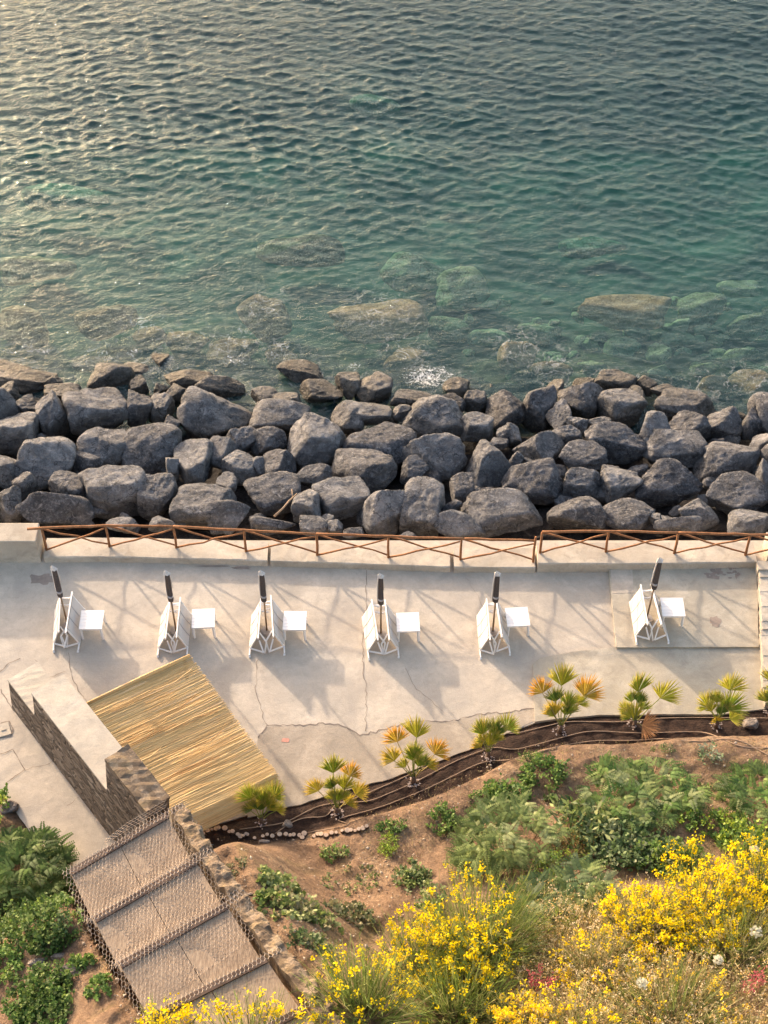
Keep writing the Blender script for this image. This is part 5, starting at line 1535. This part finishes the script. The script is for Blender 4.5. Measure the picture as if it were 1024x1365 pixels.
lc('leafy_shrub', 'pale green sprig at the left edge beside the path', 2, 1075, 26, 40, 0.4, 220, 0.07, G3 + G1, 'oval')
lc('ground_plant', 'thin dark green strip between the left shrubs and the bare bank', 92, 1232, 40, 50, 0.2, 500, 0.05, G4 + G1, 'oval', 'plant')
lc('leafy_shrub', 'small green clump right of the pale weathered rock', 110, 1284, 44, 22, 0.2, 400, 0.05, G1, 'round')

lc('leafy_shrub', 'dark green shrub on the brown bank between the left ferns and the rocks', 66, 1212, 70, 44, 0.35, 1300, 0.05, G1, 'round')
lc('leafy_shrub', 'green shrub at the left edge above the lower left corner shrub', 8, 1290, 60, 46, 0.4, 1200, 0.05, G1, 'round')
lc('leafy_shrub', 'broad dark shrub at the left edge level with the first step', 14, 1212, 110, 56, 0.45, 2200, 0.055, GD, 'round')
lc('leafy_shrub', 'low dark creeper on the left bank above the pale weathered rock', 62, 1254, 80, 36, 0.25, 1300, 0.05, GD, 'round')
lc('fern_shrub', 'dark feathery shrub filling the hollow between the two yellow broom masses', 775, 1190, 90, 46, 0.4, 700, 0.085, G4 + G2, 'fern')
lc('leafy_shrub', 'olive bush in dry grass between the tall broom and the right-hand broom', 748, 1232, 70, 40, 0.4, 900, 0.05, G5 + G3, 'narrow')
lc('grass_tuft', 'dry yellowish tuft beside the netting on the brown left bank', 150, 1270, 40, 60, 0.16, 350, 0.05, G5, 'tuft', 'plant')
lc('ground_plant', 'scattered weeds on the bare slope between the stone edging and the tall broom', 470, 1180, 90, 50, 0.10, 420, 0.045, G2 + G5, 'oval', 'plant')
lc('ground_plant', 'faint weeds on the dusty slope just right of the rubble edging', 318, 1160, 60, 40, 0.08, 220, 0.04, G5, 'oval', 'plant')
lc('ground_plant', 'low green weeds on the bright mound below the fourth palm', 640, 1062, 50, 24, 0.10, 260, 0.045, G1 + G2, 'oval', 'plant')

def broom(label, u, v, rpx, h, nst, nfl, fl_col, stem_cols, dry=0.0, side=0.0):
    """bundle of upright rush-like stems with flower clusters towards the tips"""
    Bp = hit(u, v)
    s = scale_at(Bp)
    rr = rpx / s
    t = thing('broom_bush', label, 'shrub', Bp, 0, 'flowering broom bushes on the slope')
    r = np.random.default_rng(int(u * 7 + v))
    Q, T, QF, TF = [], [], [], []
    tips = []
    for i in range(nst):
        a = r.uniform(0, 6.283); q = r.uniform(0, 1) ** 0.6
        x0, y0 = rr * 0.45 * q * math.cos(a), rr * 0.45 * q * math.sin(a)
        z0 = float(hill(Bp[0] + x0, Bp[1] + y0)) - Bp[2] - 0.05
        L = h * r.uniform(0.55, 1.1) * (1 - 0.25 * q * q)
        sp = q * rr * 0.75 / max(h, 0.3)
        d = np.array([math.cos(a) * sp + r.normal() * 0.10, math.sin(a) * sp + r.normal() * 0.10, 1.0]); d /= np.linalg.norm(d)
        p0 = np.array([x0, y0, z0]); p1 = p0 + d * L * 0.55
        d2 = d + r.normal(size=3) * 0.10; d2 /= np.linalg.norm(d2)
        p2 = p1 + d2 * L * 0.45
        w = np.cross(d, r.normal(size=3)); w = w / np.linalg.norm(w) * r.uniform(0.005, 0.009)
        c_ = np.array(stem_cols[r.integers(len(stem_cols))]) * r.uniform(0.7, 1.3)
        Q.append([p0 - w, p0 + w, p1 + w * 0.8, p1 - w * 0.8]); T.append(c_ * 0.8)
        Q.append([p1 - w * 0.8, p1 + w * 0.8, p2 + w * 0.3, p2 - w * 0.3]); T.append(c_)
        for _ in range(3):                                 # short side twigs
            f = r.uniform(0.4, 0.95); c0 = p0 + (p2 - p0) * f
            dd = d + r.normal(size=3) * 0.35; dd /= np.linalg.norm(dd); c1 = c0 + dd * L * r.uniform(0.12, 0.3)
            Q.append([c0 - w * 0.6, c0 + w * 0.6, c1 + w * 0.25, c1 - w * 0.25]); T.append(c_ * r.uniform(0.9, 1.3))
        tips.append((p1, p2, d2))
    tips = [tp for tp in tips if True]
    order = r.permutation(len(tips))[:int(min(nfl, len(tips)) * 0.62)]
    for i in order:
        p1, p2, d2 = tips[i]
        if side and (p2[0] * side > rr * 0.25 + r.uniform(0, 0.4)): continue
        nsub = r.integers(1, 3)
        for kq in range(nsub):
            c_ = p2 - (p2 - p1) * r.uniform(0, 0.4) + r.normal(size=3) * 0.015
            for q in range(r.integers(7, 15)):
                o = c_ + r.normal(size=3) * np.array([0.033, 0.033, 0.045])
                d = r.normal(size=3); d /= np.linalg.norm(d)
                w = np.cross(d, r.normal(size=3)); w /= (np.linalg.norm(w) + 1e-9)
                sz = r.uniform(0.016, 0.030)
                QF.append([o - d * sz, o - w * sz * 0.75, o + d * sz, o + w * sz * 0.75])
                TF.append(np.array(fl_col[r.integers(len(fl_col))]) * r.uniform(0.85, 1.1))
    quads_obj('stems', np.array(Q), M['leaf'], t, None, np.array(T))
    if QF: tag(quads_obj('flowers', np.array(QF), M['petal'], t, None, np.array(TF)), kind='stuff')
    return t
YF = [(0.90, 0.70, 0.006), (0.93, 0.76, 0.02), (0.86, 0.62, 0.005)]
YO = [(0.86, 0.60, 0.03), (0.80, 0.55, 0.10), (0.88, 0.68, 0.05)]
SG = [(0.145, 0.210, 0.043), (0.203, 0.261, 0.065), (0.109, 0.160, 0.043), (0.290, 0.304, 0.116)]
SDRY = [(0.32, 0.29, 0.13), (0.24, 0.25, 0.09), (0.17, 0.21, 0.06), (0.44, 0.38, 0.21)]
broom('tall yellow broom bush in full flower, in the middle of the slope', 640, 1262, 104, 1.7, 760, 330, YF, SG, side=1)
broom('yellow broom bush left of the tallest one, thick with flowers', 560, 1292, 80, 1.3, 520, 260, YF, SG)
broom('greener broom bush with scattered yellow flowers, nearest the boarded steps', 486, 1345, 100, 1.2, 620, 120, YF, SG)
broom('dense green broom with few flowers at the bottom of the picture', 610, 1350, 100, 1.2, 700, 70, YF, SG)
broom('low orange-yellow broom at the bottom, right of the green stems', 694, 1368, 56, 0.8, 260, 150, YO + YF, SDRY)
broom('yellow broom row peeking over the bottom of the boarded steps', 225, 1392, 50, 1.0, 150, 90, YF, SG)
broom('yellow broom at the bottom edge right of the boarded steps', 330, 1404, 100, 1.0, 300, 170, YF, SG)
broom('yellow broom at the right edge of the picture, tallest there', 1012, 1196, 80, 1.35, 460, 330, YF, SG)
broom('broad yellow broom thick with flowers left of the right edge', 938, 1226, 90, 1.2, 560, 420, YF, SG + SDRY)
broom('yellow broom on the right slope below the dark shrub', 858, 1244, 84, 1.0, 460, 330, YF, SDRY + SG)
broom('thin fading broom with a few yellow flowers over dry grass', 800, 1292, 80, 0.8, 300, 90, YF + YO, SDRY)
broom('green-stemmed flowerless broom at the right above the pink valerian', 985, 1275, 90, 1.0, 520, 0, YF, SG + SDRY)
broom('small yellow broom sprig above the dark shrub at right', 912, 1160, 40, 0.8, 90, 50, YF, SG)
broom('broom going to seed in the lower right corner', 900, 1360, 130, 0.9, 620, 60, YO, SDRY + SG)
broom('dry thin broom at the bottom between green stems and lower right corner', 770, 1372, 80, 0.8, 360, 70, YF, SDRY)

# dry grass and seed heads: nobody could count them
def grass_stuff(name, region, n, hmin, hmax, cols, heads=0.0, seed_=1, w=0.004):
    r = np.random.default_rng(seed_)
    Q, T = [], []
    for i in range(n):
        u, v = region(r)
        P = hitq(u, v)
        L = r.uniform(hmin, hmax)
        d = np.array([r.normal() * 0.35, r.normal() * 0.35, 1.0]); d /= np.linalg.norm(d)
        p1 = P + d * L * 0.6; d2 = d + r.normal(size=3) * 0.35; d2 /= np.linalg.norm(d2); p2 = p1 + d2 * L * 0.4
        wv = np.cross(d, r.normal(size=3)); wv = wv / np.linalg.norm(wv) * w * r.uniform(0.7, 1.4)
        c_ = np.array(cols[r.integers(len(cols))]) * r.uniform(0.75, 1.25)
        Q.append([P - wv, P + wv, p1 + wv * 0.8, p1 - wv * 0.8]); T.append(c_)
        Q.append([p1 - wv * 0.8, p1 + wv * 0.8, p2 + wv * 0.2, p2 - wv * 0.2]); T.append(c_)
        if r.random() < heads:
            hc = np.array([(0.62, 0.50, 0.30), (0.70, 0.60, 0.42), (0.60, 0.42, 0.16)][r.integers(3)])
            for _ in range(5):
                o = p2 + r.normal(size=3) * 0.022; a = r.normal(size=3); a = a / np.linalg.norm(a) * r.uniform(0.012, 0.022); b2 = np.cross(a, r.normal(size=3)); b2 = b2 / np.linalg.norm(b2) * 0.012
                Q.append([o - a, o - b2, o + a, o + b2]); T.append(hc * r.uniform(0.8, 1.15))
    o = quads_obj(name, np.array(Q), M['straw'], None, None, np.array(T))
    return tag(o, kind='stuff')
# quick hit through a coarse table; small stones and clods on the bare soil
_tab = {}
def hitq(u, v):
    key = (int(u // 12), int(v // 12))
    if key not in _tab: _tab[key] = hit(key[0] * 12 + 6, key[1] * 12 + 6)
    z = _tab[key][2]
    P = at_z(u, v, z)
    P[2] = float(hill(P[0], P[1]))
    return P
STR = [(0.46, 0.38, 0.21), (0.38, 0.32, 0.15), (0.58, 0.49, 0.30), (0.28, 0.26, 0.10)]
def reg_right(r):
    while True:
        u, v = r.uniform(690, 1060), r.uniform(1195, 1440)
        if v > 1195 + max(0, 840 - u) * 0.25 + r.uniform(0, 20): return u, v
grass_stuff('dry_grass', reg_right, 8200, 0.15, 0.55, STR + [(0.2, 0.2, 0.07)], 0.40, 5)
def reg_gap(r):
    return r.uniform(690, 870), r.uniform(1185, 1330)
grass_stuff('olive_grass', reg_gap, 3600, 0.15, 0.5, STR + [(0.26, 0.27, 0.09), (0.34, 0.33, 0.13), (0.22, 0.24, 0.08)], 0.25, 15)
def reg_crest(r):
    while True:
        u, v = r.uniform(480, 1030), r.uniform(990, 1190)
        yb_ = 1090 - (u - 480) * 0.42 if u < 720 else 990
        if yb_ < v < yb_ + 90 and not (r.random() < 0.3): return u, v
grass_stuff('short_dry_grass', reg_crest, 3600, 0.03, 0.12, STR, 0.0, 6, 0.003)
def reg_left(r): return (r.uniform(262, 560), r.uniform(1118, 1340))
grass_stuff('straw_litter', reg_left, 1500, 0.03, 0.10, [(0.40, 0.29, 0.16), (0.27, 0.18, 0.09)], 0.0, 8, 0.003)
def reg_bank(r):
    v = r.uniform(1110, 1390); return (r.uniform(30, 60) + (v - 1110) * 0.5 + r.uniform(0, 50), v)
grass_stuff('bank_litter', reg_bank, 1400, 0.03, 0.12, [(0.40, 0.29, 0.18), (0.25, 0.16, 0.09), (0.13, 0.16, 0.05)], 0.0, 9, 0.003)

def pebble_stuff(name, regs, n, seed_):
    r = np.random.default_rng(seed_)
    b = MB()
    O = np.array([[1, 0, 0], [0, 1, 0], [-1, 0, 0], [0, -1, 0], [0, 0, 1], [0, 0, -1.0]])
    FO = [(0, 1, 4), (1, 2, 4), (2, 3, 4), (3, 0, 4), (1, 0, 5), (2, 1, 5), (3, 2, 5), (0, 3, 5)]
    for i in range(n):
        u, v = regs[i % len(regs)](r)
        P = hitq(u, v)
        sz = 0.012 + 0.035 * r.random() ** 3
        V = O * r.uniform(0.5, 1.1, (6, 1)) * np.array([1, 0.8, 0.6]) * sz
        a = r.uniform(0, 6.28); V = V @ np.array([[math.cos(a), math.sin(a), 0], [-math.sin(a), math.cos(a), 0], [0, 0, 1]])
        c_ = np.array([(0.40, 0.31, 0.22), (0.30, 0.21, 0.14), (0.50, 0.42, 0.33), (0.22, 0.15, 0.1)][r.integers(4)])
        b.add(V + P, FO, 0, c_)
    o = b.build(name, M['pebble'], None, None, False, True)
    return tag(o, kind='stuff')
k = NT('pebble'); k.col(k.attr('tint', 'Color')); M['pebble'] = k.m
def reg_bed(r):
    while True:
        u = r.uniform(300, 1030); e = np.interp(u, [300, 340, 400, 522, 625, 686, 741, 827, 918, 1024], [1096, 1083, 1069, 1034, 997, 973, 955, 948, 948, 936])
        return u, e + r.uniform(3, 42)
pebble_stuff('soil_clods', [reg_left, reg_crest, reg_bank, reg_left], 3400, 12)

def umbel(label, u, v, rpx, h):
    P = hitq(u, v)
    P2 = hitq(u, v + 0.0) - np.array([0, h * 0.45, 0]); P2[2] = float(hill(P2[0], P2[1]))
    s = scale_at(P)
    t = thing('wild_carrot', label, 'flower', P2, 0, 'white flower heads in the dry grass')
    b = MB(); top = np.array([0, 0, h])
    b.tube([(0, 0, -0.03), (0.01, 0, h / 2), top], [0.006, 0.005, 0.004], 5, 0, (0.2, 0.22, 0.08)); b.build('stem', M['leaf'], t, None, True, True)
    Q, T = [], []
    r = np.random.default_rng(int(u + v)); R_ = 0.7 * rpx / s
    for i in range(42):
        a = r.uniform(0, 6.283); q = math.sqrt(r.random())
        c_ = top + np.array([R_ * q * math.cos(a), R_ * q * math.sin(a), 0.05 * (1 - q * q) + 0.01])
        d = r.normal(size=3) * np.array([1, 1, 0.4]); d = d / np.linalg.norm(d) * 0.028; w = np.cross(d, (0, 0, 1.0)); w = w / np.linalg.norm(w) * 0.022
        Q.append([c_ - d, c_ - w, c_ + d, c_ + w]); T.append(np.array((0.72, 0.69, 0.52)) * r.uniform(0.85, 1.05))
    quads_obj('flower_head', np.array(Q), M['petal'], t, None, np.array(T))
umbel('largest white flower head, above the pink valerian at right', 990, 1252, 12, 0.85)
umbel('creamy white flower head left of the largest one', 941, 1289, 9, 0.8)
umbel('white flower head in dry grass near the bottom, left of the others', 843, 1319, 11, 0.8)
umbel('white flower head at the bottom right corner', 1018, 1336, 9, 0.8)
umbel('small white flower head among yellow broom flowers at right', 987, 1145, 9, 1.0)
umbel('small white flower head at the right edge among the broom', 1014, 1138, 9, 1.1)
def valerian(label, u, v, hgt, wpx):
    P = hitq(u, v); s = scale_at(P)
    t = thing('pink_valerian', label, 'flower', P, 0)
    r = np.random.default_rng(int(u * 3 + v)); Q, T, S, ST = [], [], [], []
    for i in range(12):
        x = r.normal() * wpx / s / 4; d = np.array([x * 0.6 + r.normal() * 0.1, r.normal() * 0.12, 1.0]); d /= np.linalg.norm(d)
        p0 = np.array([x, r.normal() * 0.05, 0]); p1 = p0 + d * hgt * r.uniform(0.7, 1.05); w = np.array([0.005, 0, 0])
        S.append([p0 - w, p0 + w, p1 + w, p1 - w]); ST.append((0.22, 0.12, 0.09))
        for q in range(22):
            o = p1 - d * r.uniform(0, hgt * 0.4) + r.normal(size=3) * 0.03; a = r.normal(size=3); a = a / np.linalg.norm(a) * 0.02; b2 = np.cross(a, r.normal(size=3)); b2 = b2 / np.linalg.norm(b2) * 0.014
            Q.append([o - a, o - b2, o + a, o + b2]); T.append(np.array((0.50, 0.13, 0.15)) * r.uniform(0.6, 1.2))
    quads_obj('stems', np.array(S), M['leaf'], t, None, np.array(ST)); quads_obj('flowers', np.array(Q), M['petal'], t, None, np.array(T))
valerian('pink valerian at the right edge under the white flower head', 1006, 1325, 0.8, 26)
valerian('dull red valerian between the green broom and the dry grass', 716, 1322, 0.75, 24)

for o in bpy.data.objects:
    if 'label' in o and len(o['label'].split()) > 16: print('LONG', o['label'])
